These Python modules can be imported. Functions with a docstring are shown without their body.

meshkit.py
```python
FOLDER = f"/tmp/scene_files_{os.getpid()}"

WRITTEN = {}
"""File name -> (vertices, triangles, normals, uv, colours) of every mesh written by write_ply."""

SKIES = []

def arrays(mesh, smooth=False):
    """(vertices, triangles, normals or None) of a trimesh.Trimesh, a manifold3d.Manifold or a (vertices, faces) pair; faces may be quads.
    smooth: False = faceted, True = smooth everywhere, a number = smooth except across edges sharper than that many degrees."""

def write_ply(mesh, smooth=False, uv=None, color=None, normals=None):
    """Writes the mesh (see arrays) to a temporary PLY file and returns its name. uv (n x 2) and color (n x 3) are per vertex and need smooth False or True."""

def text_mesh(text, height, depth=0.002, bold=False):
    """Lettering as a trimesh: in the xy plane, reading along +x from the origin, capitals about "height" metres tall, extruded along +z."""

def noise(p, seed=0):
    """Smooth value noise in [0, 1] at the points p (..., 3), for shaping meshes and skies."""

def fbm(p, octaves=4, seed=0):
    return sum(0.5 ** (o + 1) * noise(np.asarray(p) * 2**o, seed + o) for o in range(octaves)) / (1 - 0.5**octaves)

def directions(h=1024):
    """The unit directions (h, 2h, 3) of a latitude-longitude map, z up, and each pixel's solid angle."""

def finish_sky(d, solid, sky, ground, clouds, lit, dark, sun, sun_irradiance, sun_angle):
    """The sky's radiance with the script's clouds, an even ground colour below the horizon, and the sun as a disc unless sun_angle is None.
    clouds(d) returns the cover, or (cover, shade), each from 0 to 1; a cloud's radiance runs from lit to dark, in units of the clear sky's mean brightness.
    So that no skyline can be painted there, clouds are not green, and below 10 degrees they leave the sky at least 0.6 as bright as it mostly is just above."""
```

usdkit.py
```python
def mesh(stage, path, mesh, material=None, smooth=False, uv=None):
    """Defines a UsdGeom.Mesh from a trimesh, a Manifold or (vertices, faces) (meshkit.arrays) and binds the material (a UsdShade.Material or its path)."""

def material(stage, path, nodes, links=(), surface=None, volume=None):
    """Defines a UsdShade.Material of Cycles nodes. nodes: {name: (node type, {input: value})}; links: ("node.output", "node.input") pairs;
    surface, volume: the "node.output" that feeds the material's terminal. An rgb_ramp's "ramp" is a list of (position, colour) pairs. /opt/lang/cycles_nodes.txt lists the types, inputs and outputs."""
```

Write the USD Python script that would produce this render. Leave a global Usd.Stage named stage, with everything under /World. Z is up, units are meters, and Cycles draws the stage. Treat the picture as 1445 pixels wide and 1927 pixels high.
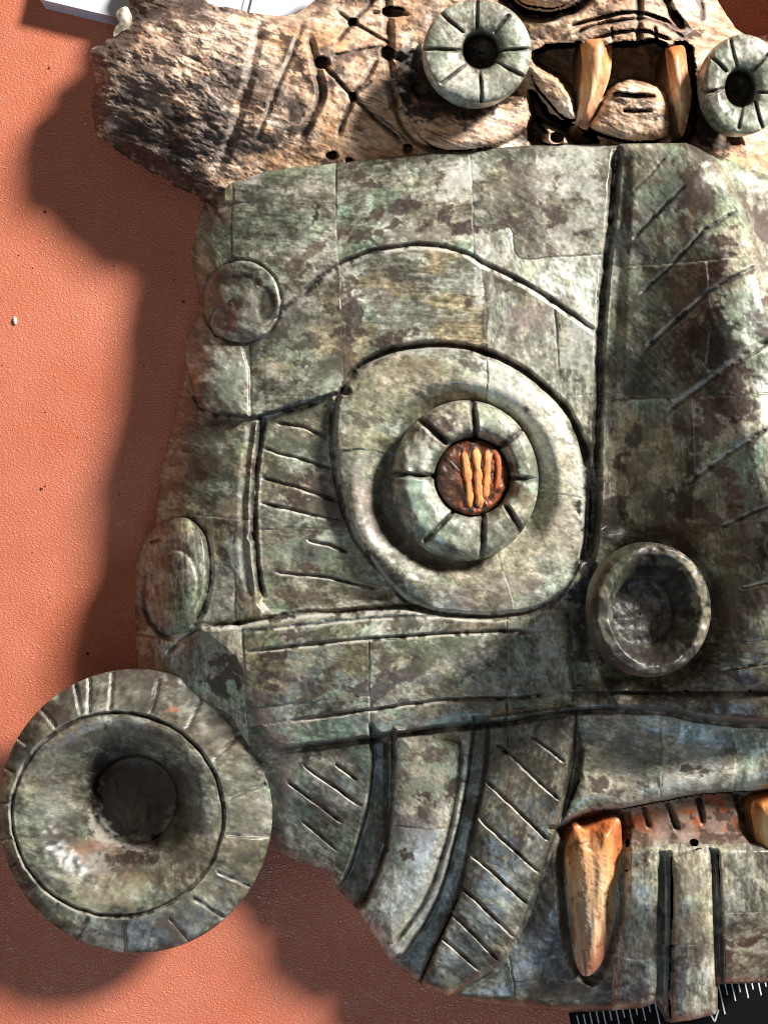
import math, numpy as np
from scipy import ndimage
from scipy.interpolate import RBFInterpolator
from pxr import Usd, UsdGeom, UsdLux, UsdShade, Sdf, Gf, Vt
import usdkit

stage = Usd.Stage.CreateInMemory()
UsdGeom.SetStageUpAxis(stage, UsdGeom.Tokens.z)
UsdGeom.SetStageMetersPerUnit(stage, 1.0)
world = UsdGeom.Xform.Define(stage, '/World')
UsdGeom.Scope.Define(stage, '/World/Looks')
T = Sdf.ValueTypeNames

# ------------------------------------------------------------------ camera
PW, PH = 1445.0, 1927.0
CAM_D = 0.22                     # camera height over the table top (m)
F_PX = 2200.0                    # focal length in photo pixels: 0.1 mm per pixel on the table
cam = UsdGeom.Camera.Define(stage, '/World/camera')
cam.CreateHorizontalApertureAttr(36.0)
cam.CreateVerticalApertureAttr(48.0)
cam.CreateFocalLengthAttr(36.0 * F_PX / PW)
cam.CreateClippingRangeAttr(Gf.Vec2f(0.01, 50.0))
cam.AddTranslateOp().Set(Gf.Vec3d(0, 0, CAM_D))
cam.CreateExposureAttr(0.0)

# ------------------------------------------------------------------ lamps
def lamp_xf(l, pos, target=(0, 0, 0.015)):
    m = Gf.Matrix4d().SetLookAt(Gf.Vec3d(*pos), Gf.Vec3d(*target), Gf.Vec3d(0, 0, 1) if abs(pos[0]) + abs(pos[1]) > 1e-3 else Gf.Vec3d(0, 1, 0)).GetInverse()
    l.AddTransformOp().Set(m)
key = UsdLux.DiskLight.Define(stage, '/World/key_lamp')
key.CreateRadiusAttr(0.11); key.CreateIntensityAttr(330.0); key.CreateColorAttr(Gf.Vec3f(1.0, 0.955, 0.9))
lamp_xf(key, (0.72, 0.58, 0.62))
win = UsdLux.RectLight.Define(stage, '/World/window_light')
win.CreateWidthAttr(0.26); win.CreateHeightAttr(0.18); win.CreateIntensityAttr(17.0); win.CreateColorAttr(Gf.Vec3f(0.50, 0.74, 1.0))
lamp_xf(win, (-0.12, -0.85, 0.62))
room_fill = UsdLux.RectLight.Define(stage, '/World/added_fill_light')  # added soft fill for the room's ambient light, not a lamp
room_fill.CreateWidthAttr(1.6); room_fill.CreateHeightAttr(1.6); room_fill.CreateIntensityAttr(0.42); room_fill.CreateColorAttr(Gf.Vec3f(1.0, 0.88, 0.74))
lamp_xf(room_fill, (-0.45, -0.05, 1.1))

# ------------------------------------------------------------------ helpers
def unproject(u, v, z):
    k = (CAM_D - z) / F_PX
    return np.stack([(u - PW / 2) * k, (PH / 2 - v) * k, z], -1)

def lin(c):
    c = np.asarray(c, float) / 255.0
    return np.where(c < 0.04045, c / 12.92, ((c + 0.055) / 1.055) ** 2.4)

def sstep(a, b, x):
    t = np.clip((x - a) / (b - a), 0, 1)
    return t * t * (3 - 2 * t)

_tab = np.random.default_rng(11).random((256, 256))
def vnoise(x, y, seed=0):
    x = x + seed * 17.31; y = y + seed * 41.77
    i = np.floor(x).astype(np.int64); j = np.floor(y).astype(np.int64)
    a = x - i; b = y - j
    a = a * a * a * (a * (6 * a - 15) + 10); b = b * b * b * (b * (6 * b - 15) + 10)
    i &= 255; j &= 255; i1 = (i + 1) & 255; j1 = (j + 1) & 255
    return (_tab[i, j] * (1 - a) + _tab[i1, j] * a) * (1 - b) + (_tab[i, j1] * (1 - a) + _tab[i1, j1] * a) * b

def fb(u, v, sc, octs=4, seed=0, ang=0.0, ratio=1.0, gain=0.55):
    c, s = np.cos(ang), np.sin(ang)
    x = (u * c + v * s) / (sc * ratio); y = (-u * s + v * c) / sc
    out, amp, tot = 0, 1.0, 0
    for k in range(octs):
        out = out + amp * vnoise(x * 2 ** k, y * 2 ** k, seed + 7 * k); tot += amp; amp *= gain
    return np.clip((out / tot - 0.5) * 1.75 + 0.5, 0, 1)

def curve(pts, n=6, closed=False):
    p = np.asarray(pts, float)
    if len(p) < 3: return p
    if closed: q = np.vstack([p[-1], p, p[0], p[1]])
    else: q = np.vstack([2 * p[0] - p[1], p, 2 * p[-1] - p[-2]])
    out = []
    for i in range(1, len(q) - 2):
        for t in np.linspace(0, 1, n, endpoint=False):
            a, b, c, d = q[i - 1:i + 3]
            out.append(0.5 * (2 * b + (c - a) * t + (2 * a - 5 * b + 4 * c - d) * t * t + (3 * b - a - 3 * c + d) * t ** 3))
    out.append(q[-2]) if not closed else out.append(out[0])
    return np.array(out)

def ell(cu, cv, ru, rv, n=48, a0=0, a1=360, rot=0):
    t = np.radians(np.linspace(a0, a1, n)); x, y = ru * np.cos(t), rv * np.sin(t); r = math.radians(rot)
    return np.stack([cu + x * math.cos(r) - y * math.sin(r), cv + x * math.sin(r) + y * math.cos(r)], -1)

def seg_dist(u, v, pts):
    """unsigned distance, signed side (+ = right of the running direction in the picture, i.e. clockwise), position along 0..1"""
    p = np.asarray(pts, float); best = np.full(u.shape, 1e18); side = np.zeros(u.shape); along = np.zeros(u.shape)
    L = np.r_[0, np.cumsum(np.hypot(*(p[1:] - p[:-1]).T))]
    for k in range(len(p) - 1):
        d = p[k + 1] - p[k]; l2 = d @ d
        if l2 < 1e-9: continue
        t = np.clip(((u - p[k, 0]) * d[0] + (v - p[k, 1]) * d[1]) / l2, 0, 1)
        ex, ey = u - p[k, 0] - t * d[0], v - p[k, 1] - t * d[1]
        q = ex * ex + ey * ey; m = q < best
        best = np.where(m, q, best); side = np.where(m, np.sign(d[0] * ey - d[1] * ex), side); along = np.where(m, (L[k] + t * math.sqrt(l2)) / L[-1], along)
    return np.sqrt(best), side, along

def poly_sdf(u, v, pts):
    """+ inside"""
    p = np.asarray(pts, float)
    if np.abs(p[0] - p[-1]).max() > 1e-6: p = np.vstack([p, p[:1]])
    d, _, _ = seg_dist(u, v, p)
    ins = np.zeros(u.shape, bool)
    for a, b in zip(p[:-1], p[1:]):
        if a[1] == b[1]: continue
        ins ^= ((a[1] > v) != (b[1] > v)) & (u < (b[0] - a[0]) * (v - a[1]) / (b[1] - a[1]) + a[0])
    return np.where(ins, d, -d)

def near(u, v, pts, pad):
    p = np.asarray(pts)
    return (u > p[:, 0].min() - pad) & (u < p[:, 0].max() + pad) & (v > p[:, 1].min() - pad) & (v < p[:, 1].max() + pad)

class Relief:
    """a surface given as pixel coordinates of the photograph and a height (m) for each of its points, with the tints of its dirt"""
    def __init__(s, u, v, z):
        s.u, s.v, s.z = u, v, z
        s.dark = np.zeros(u.shape); s.pale = np.zeros(u.shape); s.cut = np.zeros(u.shape)  # dark: grime in lines, plus shade painted into recesses
        s.w = np.ones(u.shape)
    def groove(s, pts, w=3.0, depth=0.5, dark=0.8, pale=0.5, pside=1, seed=0, taper=True, wob=1.2, dw=1.15):
        w = 0.88 * w; wob = wob * 0.8
        m = near(s.u, s.v, pts, 6 * w + 10)
        if not m.any(): return
        u, v = s.u[m], s.v[m]
        uu = u + wob * (fb(u, v, 30, 2, 90 + seed) - 0.5) * 2; vv = v + wob * (fb(u, v, 30, 2, 95 + seed) - 0.5) * 2
        d, sd, al = seg_dist(uu, vv, pts)
        k = np.minimum(1, np.minimum(al, 1 - al) * 12 + 0.25) if taper else 1.0
        g = np.clip(1.12 - np.hypot(d, 0.5) / (1.45 * w), 0, 1) * k * (0.7 + 0.6 * fb(u, v, 20, 3, 60 + seed))
        s.z[m] -= depth * 1e-3 * g * s.w[m]
        n = fb(u, v, 16, 3, 50 + seed)
        s.dark[m] = np.maximum(s.dark[m], dark * np.exp(-((d - 0.2 * w * 0) / (dw * w)) ** 2) * k * (0.55 + 0.6 * n) * s.w[m])
        off = d * sd * pside - 0.9 * w if pside else d
        pl = pale * np.exp(-(off / (0.85 * w + 0.6)) ** 2) * sstep(0.25, 0.52, fb(u, v, 17, 4, 70 + seed)) * k * s.w[m]
        s.pale[m] = np.maximum(s.pale[m], pl)
    def step(s, pts, dz, L=40.0, w=4.0, side=1):
        """the chosen side is lifted by dz (mm), fading out over L pixels"""
        m = near(s.u, s.v, pts, 3.2 * L)
        d, sd, al = seg_dist(s.u[m], s.v[m], pts)
        x = d * sd * side
        e = np.minimum(1, np.minimum(al, 1 - al) * 10)
        s.z[m] += dz * 1e-3 * sstep(-w, w, x) * np.exp(-np.maximum(x, 0) / L) * e
    def area(s, poly, dz, soft=8.0, dark=0.0, pale=0.0, dome=0.0, domer=40.0, rag=0.0, seed=0):
        m = near(s.u, s.v, poly, soft * 2 + rag * 2)
        if not m.any(): return
        u, v = s.u[m], s.v[m]
        d = poly_sdf(u, v, poly)
        if rag: d = d + rag * (fb(u, v, 22, 4, 33 + seed) - 0.5) * 2
        k = sstep(-soft / 2, soft / 2, d)
        s.z[m] += dz * 1e-3 * k
        if dome:
            t = np.clip(d / domer, 0, 1); s.z[m] += dome * 1e-3 * np.sqrt(np.maximum(0, 1 - (1 - t) ** 2)) * (d > 0)
        s.dark[m] = np.maximum(s.dark[m], dark * k * (0.65 + 0.5 * fb(u, v, 18, 3, 12 + seed)))
        s.pale[m] = np.maximum(s.pale[m], pale * k * (0.5 + 0.6 * fb(u, v, 12, 3, 15 + seed)))

# ------------------------------------------------------------------ tagging and mesh output
names = {}
def numbered(parent, name):
    k = (parent, name); n = names.get(k, 0); names[k] = n + 1
    return name if n == 0 else '%s_%03d' % (name, n)

def tag(p, label=None, cat=None, group=None, kind=None):
    for k, x in (('label', label), ('category', cat), ('group', group), ('kind', kind)):
        if x: p.SetCustomDataByKey(k, x)
    return p

def thing(name, label, cat):
    x = UsdGeom.Xform.Define(stage, '/World/' + numbered('/World', name))
    return tag(x.GetPrim(), label, cat)

def emit(name, parent, pts, faces, mat, normals=None, col=None, aux=None, label=None):
    path = (str(parent.GetPath()) if parent else '/World')
    path = path + '/' + numbered(path, name)
    m = UsdGeom.Mesh.Define(stage, path)
    pts = np.asarray(pts, np.float32); faces = np.asarray(faces, np.int32)
    m.CreatePointsAttr(Vt.Vec3fArray.FromNumpy(pts))
    m.CreateFaceVertexCountsAttr(Vt.IntArray.FromNumpy(np.full(len(faces), faces.shape[1], np.int32)))
    m.CreateFaceVertexIndicesAttr(Vt.IntArray.FromNumpy(faces.ravel()))
    m.CreateSubdivisionSchemeAttr('none')
    if normals is not None:
        m.CreateNormalsAttr(Vt.Vec3fArray.FromNumpy(np.asarray(normals, np.float32))); m.SetNormalsInterpolation('vertex')
    api = UsdGeom.PrimvarsAPI(m)
    for nm, x in (('tint', col), ('gloss', aux)):
        if x is not None:
            api.CreatePrimvar(nm, T.Color3fArray, 'vertex').Set(Vt.Vec3fArray.FromNumpy(np.asarray(x, np.float32)))
    UsdShade.MaterialBindingAPI.Apply(m.GetPrim()).Bind(mat)
    if label: m.GetPrim().SetCustomDataByKey('label', label)
    return m.GetPrim()

def vnormals(p, f):
    n = np.zeros_like(p)
    tri = f if f.shape[1] == 3 else np.vstack([f[:, [0, 1, 2]], f[:, [0, 2, 3]]])
    c = np.cross(p[tri[:, 1]] - p[tri[:, 0]], p[tri[:, 2]] - p[tri[:, 0]])
    for k in range(3):
        for a in range(3):
            n[:, a] += np.bincount(tri[:, k], c[:, a], len(p))
    return n / np.maximum(np.linalg.norm(n, axis=1, keepdims=True), 1e-20)

# ------------------------------------------------------------------ materials
def stone_material(name, rough=(0.30, 0.55), spec=0.5, scale=900.0, bump=0.25, vary=0.35, sub=0.0):
    n = {
        'c': ('attribute', {'attribute': 'tint'}), 'g': ('attribute', {'attribute': 'gloss'}),
        'pos': ('texture_coordinate', {}),
        'n1': ('noise_texture', {'scale': scale, 'detail': 6.0, 'roughness': 0.65}),
        'n2': ('noise_texture', {'scale': scale * 3.1, 'detail': 4.0, 'roughness': 0.7}),
        'm1': ('map_range', {'from_min': 0.3, 'from_max': 0.7, 'to_min': 1 - vary, 'to_max': 1 + vary}),
        'mul': ('vector_math', {'math_type': 'scale'}),
        'sep': ('separate_color', {}),
        'r': ('map_range', {'from_min': 0.0, 'from_max': 1.0, 'to_min': rough[1], 'to_max': rough[0]}),
        'b': ('bump', {'strength': bump, 'distance': 0.0002}),
        'p': ('principled_bsdf', {'specular_ior_level': spec}),
    }
    L = [('pos.object', 'n1.vector'), ('pos.object', 'n2.vector'), ('n1.fac', 'm1.value'), ('c.color', 'mul.vector1'), ('m1.result', 'mul.scale'), ('mul.vector', 'p.base_color'),
         ('g.color', 'sep.color'), ('sep.r', 'r.value'), ('r.result', 'p.roughness'), ('n2.fac', 'b.height'), ('b.normal', 'p.normal')]
    return usdkit.material(stage, '/World/Looks/' + name, n, L, surface='p.BSDF')

JADE = stone_material('jade', (0.24, 0.52), 0.55, 1300, 0.06, 0.22)
BONE = stone_material('bone', (0.36, 0.75), 0.4, 1100, 0.25, 0.30)
SHELL = stone_material('shell', (0.27, 0.6), 0.45, 1000, 0.10, 0.14)
PLASTER = stone_material('plaster', (0.7, 0.95), 0.2, 1500, 0.7, 0.25)
PRINT = stone_material('print', (0.45, 0.8), 0.15, 2000, 0.03, 0.05)

leather = usdkit.material(stage, '/World/Looks/leather', {
    'pos': ('texture_coordinate', {}),
    'map': ('mapping', {'rotation': (0, 0, 0.25), 'scale': (0.75, 1.15, 1.0)}),
    'wn': ('noise_texture', {'scale': 420.0, 'detail': 2.0}),
    'wm': ('vector_math', {'math_type': 'multiply_add', 'vector2': (0.0016, 0.0016, 0.0), 'vector3': (0, 0, 0)}),
    'wa': ('vector_math', {'math_type': 'add'}),
    'v': ('voronoi_texture', {'scale': 2000.0, 'feature': 'distance_to_edge', 'randomness': 1.0}),
    'v2': ('voronoi_texture', {'scale': 2700.0, 'feature': 'smooth_f1', 'smoothness': 0.8}),
    'vm': ('map_range', {'from_min': 0.0, 'from_max': 0.28, 'to_min': 0.0, 'to_max': 1.0}),
    'n': ('noise_texture', {'scale': 3000.0, 'detail': 3.0}),
    'h1': ('math', {'math_type': 'multiply_add', 'value2': -0.5}),
    'h2': ('math', {'math_type': 'multiply_add', 'value2': 0.35}),
    'big': ('noise_texture', {'scale': 45.0, 'detail': 8.0, 'roughness': 0.62}),
    'cr': ('rgb_ramp', {'ramp': [(0.25, (0.44, 0.112, 0.054)), (0.5, (0.49, 0.148, 0.082)), (0.75, (0.54, 0.178, 0.106))]}),
    'edge': ('map_range', {'from_min': 0.0, 'from_max': 0.18, 'to_min': 0.92, 'to_max': 1.02}),
    'cm': ('vector_math', {'math_type': 'scale'}),
    'b': ('bump', {'strength': 0.42, 'distance': 0.00018}),
    'rn': ('noise_texture', {'scale': 160.0, 'detail': 5.0, 'roughness': 0.7}),
    'rm': ('map_range', {'from_min': 0.3, 'from_max': 0.7, 'to_min': 0.36, 'to_max': 0.54}),
    'p': ('principled_bsdf', {'roughness': 0.40, 'specular_ior_level': 0.5}),
}, [('pos.object', 'map.vector'), ('map.vector', 'wn.vector'), ('wn.color', 'wm.vector1'), ('wm.vector', 'wa.vector1'), ('map.vector', 'wa.vector2'),
    ('wa.vector', 'v.vector'), ('wa.vector', 'v2.vector'), ('pos.object', 'n.vector'), ('v.distance', 'vm.value'), ('v2.distance', 'h1.value1'), ('vm.result', 'h1.value3'),
    ('n.fac', 'h2.value1'), ('h1.value', 'h2.value3'), ('h2.value', 'b.height'), ('b.normal', 'p.normal'), ('pos.object', 'big.vector'), ('big.fac', 'cr.fac'),
    ('v.distance', 'edge.value'), ('cr.color', 'cm.vector1'), ('edge.result', 'cm.scale'), ('pos.object', 'rn.vector'), ('rn.fac', 'rm.value'), ('rm.result', 'p.roughness'), ('cm.vector', 'p.base_color')], surface='p.BSDF')

# ------------------------------------------------------------------ table top
g = np.linspace(-0.6, 0.6, 13); gx, gy = np.meshgrid(g, g); nn = len(g)
idx = np.arange(nn * nn).reshape(nn, nn)
tf = np.stack([idx[:-1, :-1], idx[:-1, 1:], idx[1:, 1:], idx[1:, :-1]], -1).reshape(-1, 4)
tag(emit('table_top', None, np.stack([gx.ravel(), gy.ravel(), 0 * gx.ravel()], -1), tf, leather),
    'grained reddish brown leather covering the table under the mask', 'leather surface', kind='structure')

# ------------------------------------------------------------------ colour recipes (material colours as sRGB, with sheen and shade patches)
ALB = 0.71
def mixc(a, b, t): return a * (1 - t[..., None]) + np.asarray(b, float) * t[..., None]

def jade_colour(u, v, seed=0, ang=0.0, tone=0.5, green=0.4, stain=0.5, tan=0.4, mott=0.5, streak=0.5):
    """tone 0 dark .. 1 pale; other weights 0..1; arguments may be arrays"""
    A = np.asarray
    n1 = fb(u, v, 90, 4, 1 + seed, ang, 1.6); n2 = fb(u, v, 26, 4, 2 + seed, ang, 1.5); n3 = fb(u, v, 46, 4, 3 + seed)
    st = fb(u, v, 3.2, 3, 4 + seed, ang, 9.0, 0.6); fine = fb(u, v, 7, 3, 5 + seed)
    k = np.clip(A(tone) + 0.09 + 0.38 * (n1 - 0.5) + 0.5 * (n2 - 0.5) + A(streak) * 0.40 * (st - 0.5) + 0.30 * (fine - 0.5), 0, 1)
    c = np.zeros(u.shape + (3,))
    stops = [(0.0, (54, 51, 45)), (0.25, (91, 89, 80)), (0.5, (136, 135, 123)), (0.75, (180, 179, 167)), (1.0, (216, 215, 205))]
    for ch in range(3): c[..., ch] = np.interp(k, [s[0] for s in stops], [s[1][ch] for s in stops])
    gm = A(green) * sstep(0.42, 0.72, fb(u, v, 55, 4, 6 + seed, ang, 1.4))
    c = c * (1 - gm[..., None] * (1 - np.array([0.88, 1.0, 0.94])))
    tm = A(tan) * sstep(0.45, 0.75, fb(u, v, 60, 4, 7 + seed, ang, 1.8))
    c = c * (1 - tm[..., None] * (1 - np.array([1.05, 0.95, 0.80])))
    fl = fb(u + 3 * fine, v, 5.5, 3, 14 + seed, ang, 2.6); f2 = fb(u, v + 4 * fine, 8, 4, 15 + seed, ang, 2.0)
    zone = 0.35 + 0.65 * sstep(0.35, 0.65, fb(u, v, 70, 3, 16 + seed))
    c = mixc(c, (76, 70, 60), 0.42 * zone * sstep(0.58, 0.78, f2)); c = mixc(c, (206, 204, 190), 0.32 * zone * sstep(0.66, 0.80, fl))
    c = c * (1 + 0.26 * (fb(u, v, 2.6, 2, 17 + seed, ang, 2.0) - 0.5))[..., None]
    c = c * np.array([0.992, 1.0, 0.982])
    # mottling and brown stains
    ms = fb(u + 9 * (n3 - 0.5), v + 9 * (fine - 0.5), 17, 4, 8 + seed, ang, 1.6)
    c = mixc(c, (66, 63, 53), A(mott) * 0.7 * sstep(0.58, 0.74, ms))
    ss = fb(u + 26 * (n2 - 0.5), v + 26 * (n3 - 0.5), 64, 5, 9 + seed, ang, 1.3, 0.62)
    lim = 0.93 - 0.34 * A(stain)
    c = mixc(c, (72, 60, 54), 0.8 * sstep(lim, lim + 0.11, ss + 0.10 * (fl - 0.5) + 0.12 * (f2 - 0.5)))
    c = mixc(c, (132, 116, 104), 0.35 * A(stain) * sstep(0.5, 0.75, fb(u, v, 80, 4, 10 + seed)))
    return c

def blobs(u, v, c, items, seed=0):
    """single stains and painted sheen or shade patches: (u, v, ru, rv, rotation, colour, strength)"""
    for i, (bu, bv, ru, rv, rot, colr, w) in enumerate(items):
        R = 2.2 * max(ru, rv)
        m = (abs(u - bu) < R) & (abs(v - bv) < R)
        if not m.any(): continue
        uu, vv = u[m], v[m]; a = math.radians(rot)
        x = ((uu - bu) * math.cos(a) + (vv - bv) * math.sin(a)) / ru; y = (-(uu - bu) * math.sin(a) + (vv - bv) * math.cos(a)) / rv
        d = np.hypot(x, y) + 1.5 * (fb(uu, vv, 0.55 * min(ru, rv) + 5, 4, 100 + i + seed, a, 1.5) - 0.5)
        k = w * sstep(1.10, 0.66, d + 0.45 * (fb(uu, vv, 6, 4, 44 + i) - 0.5)) * (0.74 + 0.42 * fb(uu, vv, 6, 3, 74 + i))
        c[m] = mixc(c[m], colr, np.clip(k, 0, 1))
    return c

def finish(c, rel, dirt_shade=(38, 33, 30), chalk=(226, 222, 210), dk=0.9, pk=0.95):
    c = mixc(c, dirt_shade, np.clip(rel.dark, 0, 1) * dk)
    return mixc(c, chalk, np.clip(rel.pale, 0, 1) * pk)

def tint_of(c, k=1.0): return lin(np.clip(c, 4, 250)) * ALB * k

# ------------------------------------------------------------------ grid surfaces cut from an outline
def grid_patch(u0, u1, v0, v1, s): return np.meshgrid(np.arange(u0, u1, s, float), np.arange(v0, v1, s, float))

def fit_outline(U, V, sdf, s):
    """moves the grid points just outside the outline onto it; returns kept quads as corner index arrays"""
    gv, gu = np.gradient(sdf, s); gl = np.hypot(gu, gv) + 1e-9
    ins = sdf > 0
    q = ins[:-1, :-1] | ins[:-1, 1:] | ins[1:, :-1] | ins[1:, 1:]
    mv = (~ins) & (sdf > -2.5 * s)
    U = np.where(mv, U - sdf * gu / gl ** 2 * np.minimum(1, gl), U); V = np.where(mv, V - sdf * gv / gl ** 2 * np.minimum(1, gl), V)
    return U, V, q

def quads_of(mask, shape):
    idx = np.arange(shape[0] * shape[1]).reshape(shape)
    return np.stack([idx[:-1, :-1], idx[1:, :-1], idx[1:, 1:], idx[:-1, 1:]], -1)[mask]

def skirted(P, N, quads, extra, down=None, floor=None, inner=None):
    """the quads as a mesh of its own with a wall hanging from its rim. extra: per point arrays to carry along."""
    used, inv = np.unique(quads, return_inverse=True); f = inv.reshape(quads.shape)
    p, n, ex = P[used], N[used], [e[used] for e in extra]
    e = np.vstack([f[:, [0, 1]], f[:, [1, 2]], f[:, [2, 3]], f[:, [3, 0]]])
    key = np.minimum(e[:, 0], e[:, 1]).astype(np.int64) * (len(p) + 1) + np.maximum(e[:, 0], e[:, 1])
    _, first, cnt = np.unique(key, return_index=True, return_counts=True)
    b = e[first[cnt == 1]]
    if inner is not None: b = b[~(inner[used][b[:, 0]] & inner[used][b[:, 1]])]
    if len(b) == 0: return p, n, f, ex
    rim, rinv = np.unique(b, return_inverse=True); rb = rinv.reshape(b.shape)
    top = p[rim]; bot = top.copy()
    if inner is not None:
        isin = inner[used][rim]
    else: isin = np.zeros(len(rim), bool)
    c = p.mean(0)
    dirc = c[None, :2] - top[:, :2]; dirc /= np.linalg.norm(dirc, axis=1, keepdims=True) + 1e-9
    bot[:, 2] = np.where(isin, top[:, 2] - 0.0005, floor)
    bot[:, 2] = np.minimum(bot[:, 2], top[:, 2] - 1e-4)
    a = len(p); k = len(rim)
    out = top[:, :2] - c[:2]; out /= np.linalg.norm(out, axis=1, keepdims=True) + 1e-9
    wn = np.where(isin[:, None], n[rim], np.concatenate([out, np.zeros((k, 1))], 1))
    pts = np.vstack([p, top, bot]); nor = np.vstack([n, wn, wn])
    walls = np.stack([rb[:, 1] + a, rb[:, 0] + a, rb[:, 0] + a + k, rb[:, 1] + a + k], -1)
    return pts, nor, np.vstack([f, walls]), [np.vstack([x, x[rim], x[rim]]) for x in ex]

# ================================================================== THE MASK
mask = thing('mosaic_mask', 'green stone mosaic mask with carved bone headdress and orange fangs on red leather', 'mask')

STEP = 2.0
U, V = grid_patch(240, 1506, 256, 1980, STEP)
OUT = [(386, 378), (430, 345), (500, 322), (560, 313), (620, 308), (760, 292), (880, 280), (1000, 273), (1160, 270), (1290, 268), (1335, 284), (1400, 312), (1470, 338), (1530, 350),
       (1530, 1849), (1445, 1850), (1390, 1852), (1356, 1853), (1350, 1858), (1350, 1900), (1346, 1910), (1300, 1921), (1262, 1926), (1252, 1922), (1246, 1900), (1240, 1882), (1230, 1889),
       (1208, 1898), (1149, 1903), (1080, 1906), (1000, 1899), (900, 1887), (840, 1873), (800, 1860), (770, 1836), (735, 1808), (705, 1762), (675, 1716), (640, 1680), (622, 1655), (612, 1636),
       (560, 1622), (526, 1606), (500, 1560), (470, 1440), (430, 1350), (300, 1320), (262, 1270), (256, 1200), (254, 1120), (256, 1060), (268, 1018), (294, 990), (297, 945), (303, 890), (312, 845), (326, 795), (340, 735), (352, 700), (350, 672),
       (352, 632), (366, 608), (376, 588), (373, 545), (362, 505), (360, 475), (368, 440), (376, 405)]
sdf = poly_sdf(U, V, OUT)
U, V, qmask = fit_outline(U, V, sdf, STEP)
CTRL = np.array([(380, 400, 12), (500, 380, 19), (640, 380, 22), (800, 370, 24), (1000, 360, 25), (1120, 360, 25.5),
 (360, 600, 11), (450, 560, 18), (600, 600, 23), (800, 560, 26), (1000, 560, 27), (1110, 600, 26.5), (340, 720, 12), (450, 720, 19), (310, 880, 11), (400, 880, 18.5), (470, 900, 21), (560, 950, 23.5),
 (270, 1080, 8), (340, 1080, 16), (430, 1080, 20), (262, 1240, 8), (350, 1240, 15), (460, 1250, 20), (700, 1250, 25), (950, 1250, 26), (1060, 1250, 25.5), (650, 900, 24.5), (860, 900, 27), (1080, 900, 26.5),
 (1165, 300, 25.0), (1230, 300, 27.5), (1310, 300, 29.5), (1160, 500, 26), (1280, 500, 31.5), (1385, 500, 38), (1445, 500, 36.5), (1390, 650, 40.5), (1450, 650, 39), (1165, 800, 26.5), (1300, 800, 33.5), (1395, 800, 42), (1450, 800, 42.5), (1170, 1000, 27), (1300, 1000, 32), (1440, 1000, 43),
 (1150, 1250, 27), (1250, 1290, 31.5), (1400, 1250, 41), (1500, 1000, 46), (1520, 650, 37.5), (1530, 800, 38), (1430, 360, 29), (1510, 440, 29),
 (1120, 1420, 25), (1250, 1400, 27), (1420, 1420, 29), (1420, 1340, 36), (540, 1450, 16), (600, 1600, 12), (650, 1500, 17.5), (800, 1450, 22), (700, 1700, 13), (800, 1600, 19), (760, 1790, 12), (950, 1500, 23.5), (900, 1700, 18.5), (850, 1840, 12),
 (1100, 1700, 21), (1000, 1850, 13), (1200, 1700, 23), (1150, 1890, 11), (1300, 1700, 26), (1300, 1910, 15), (1420, 1700, 25), (1430, 1840, 14), (1510, 1600, 27), (1510, 1300, 38)], float)
gu = np.arange(230, 1530, 20.0); gv = np.arange(240, 2000, 20.0); GU, GV = np.meshgrid(gu, gv)
GZ = RBFInterpolator(CTRL[:, :2], CTRL[:, 2], kernel='thin_plate_spline', smoothing=3.0)(np.stack([GU.ravel(), GV.ravel()], -1)).reshape(GU.shape)
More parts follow.
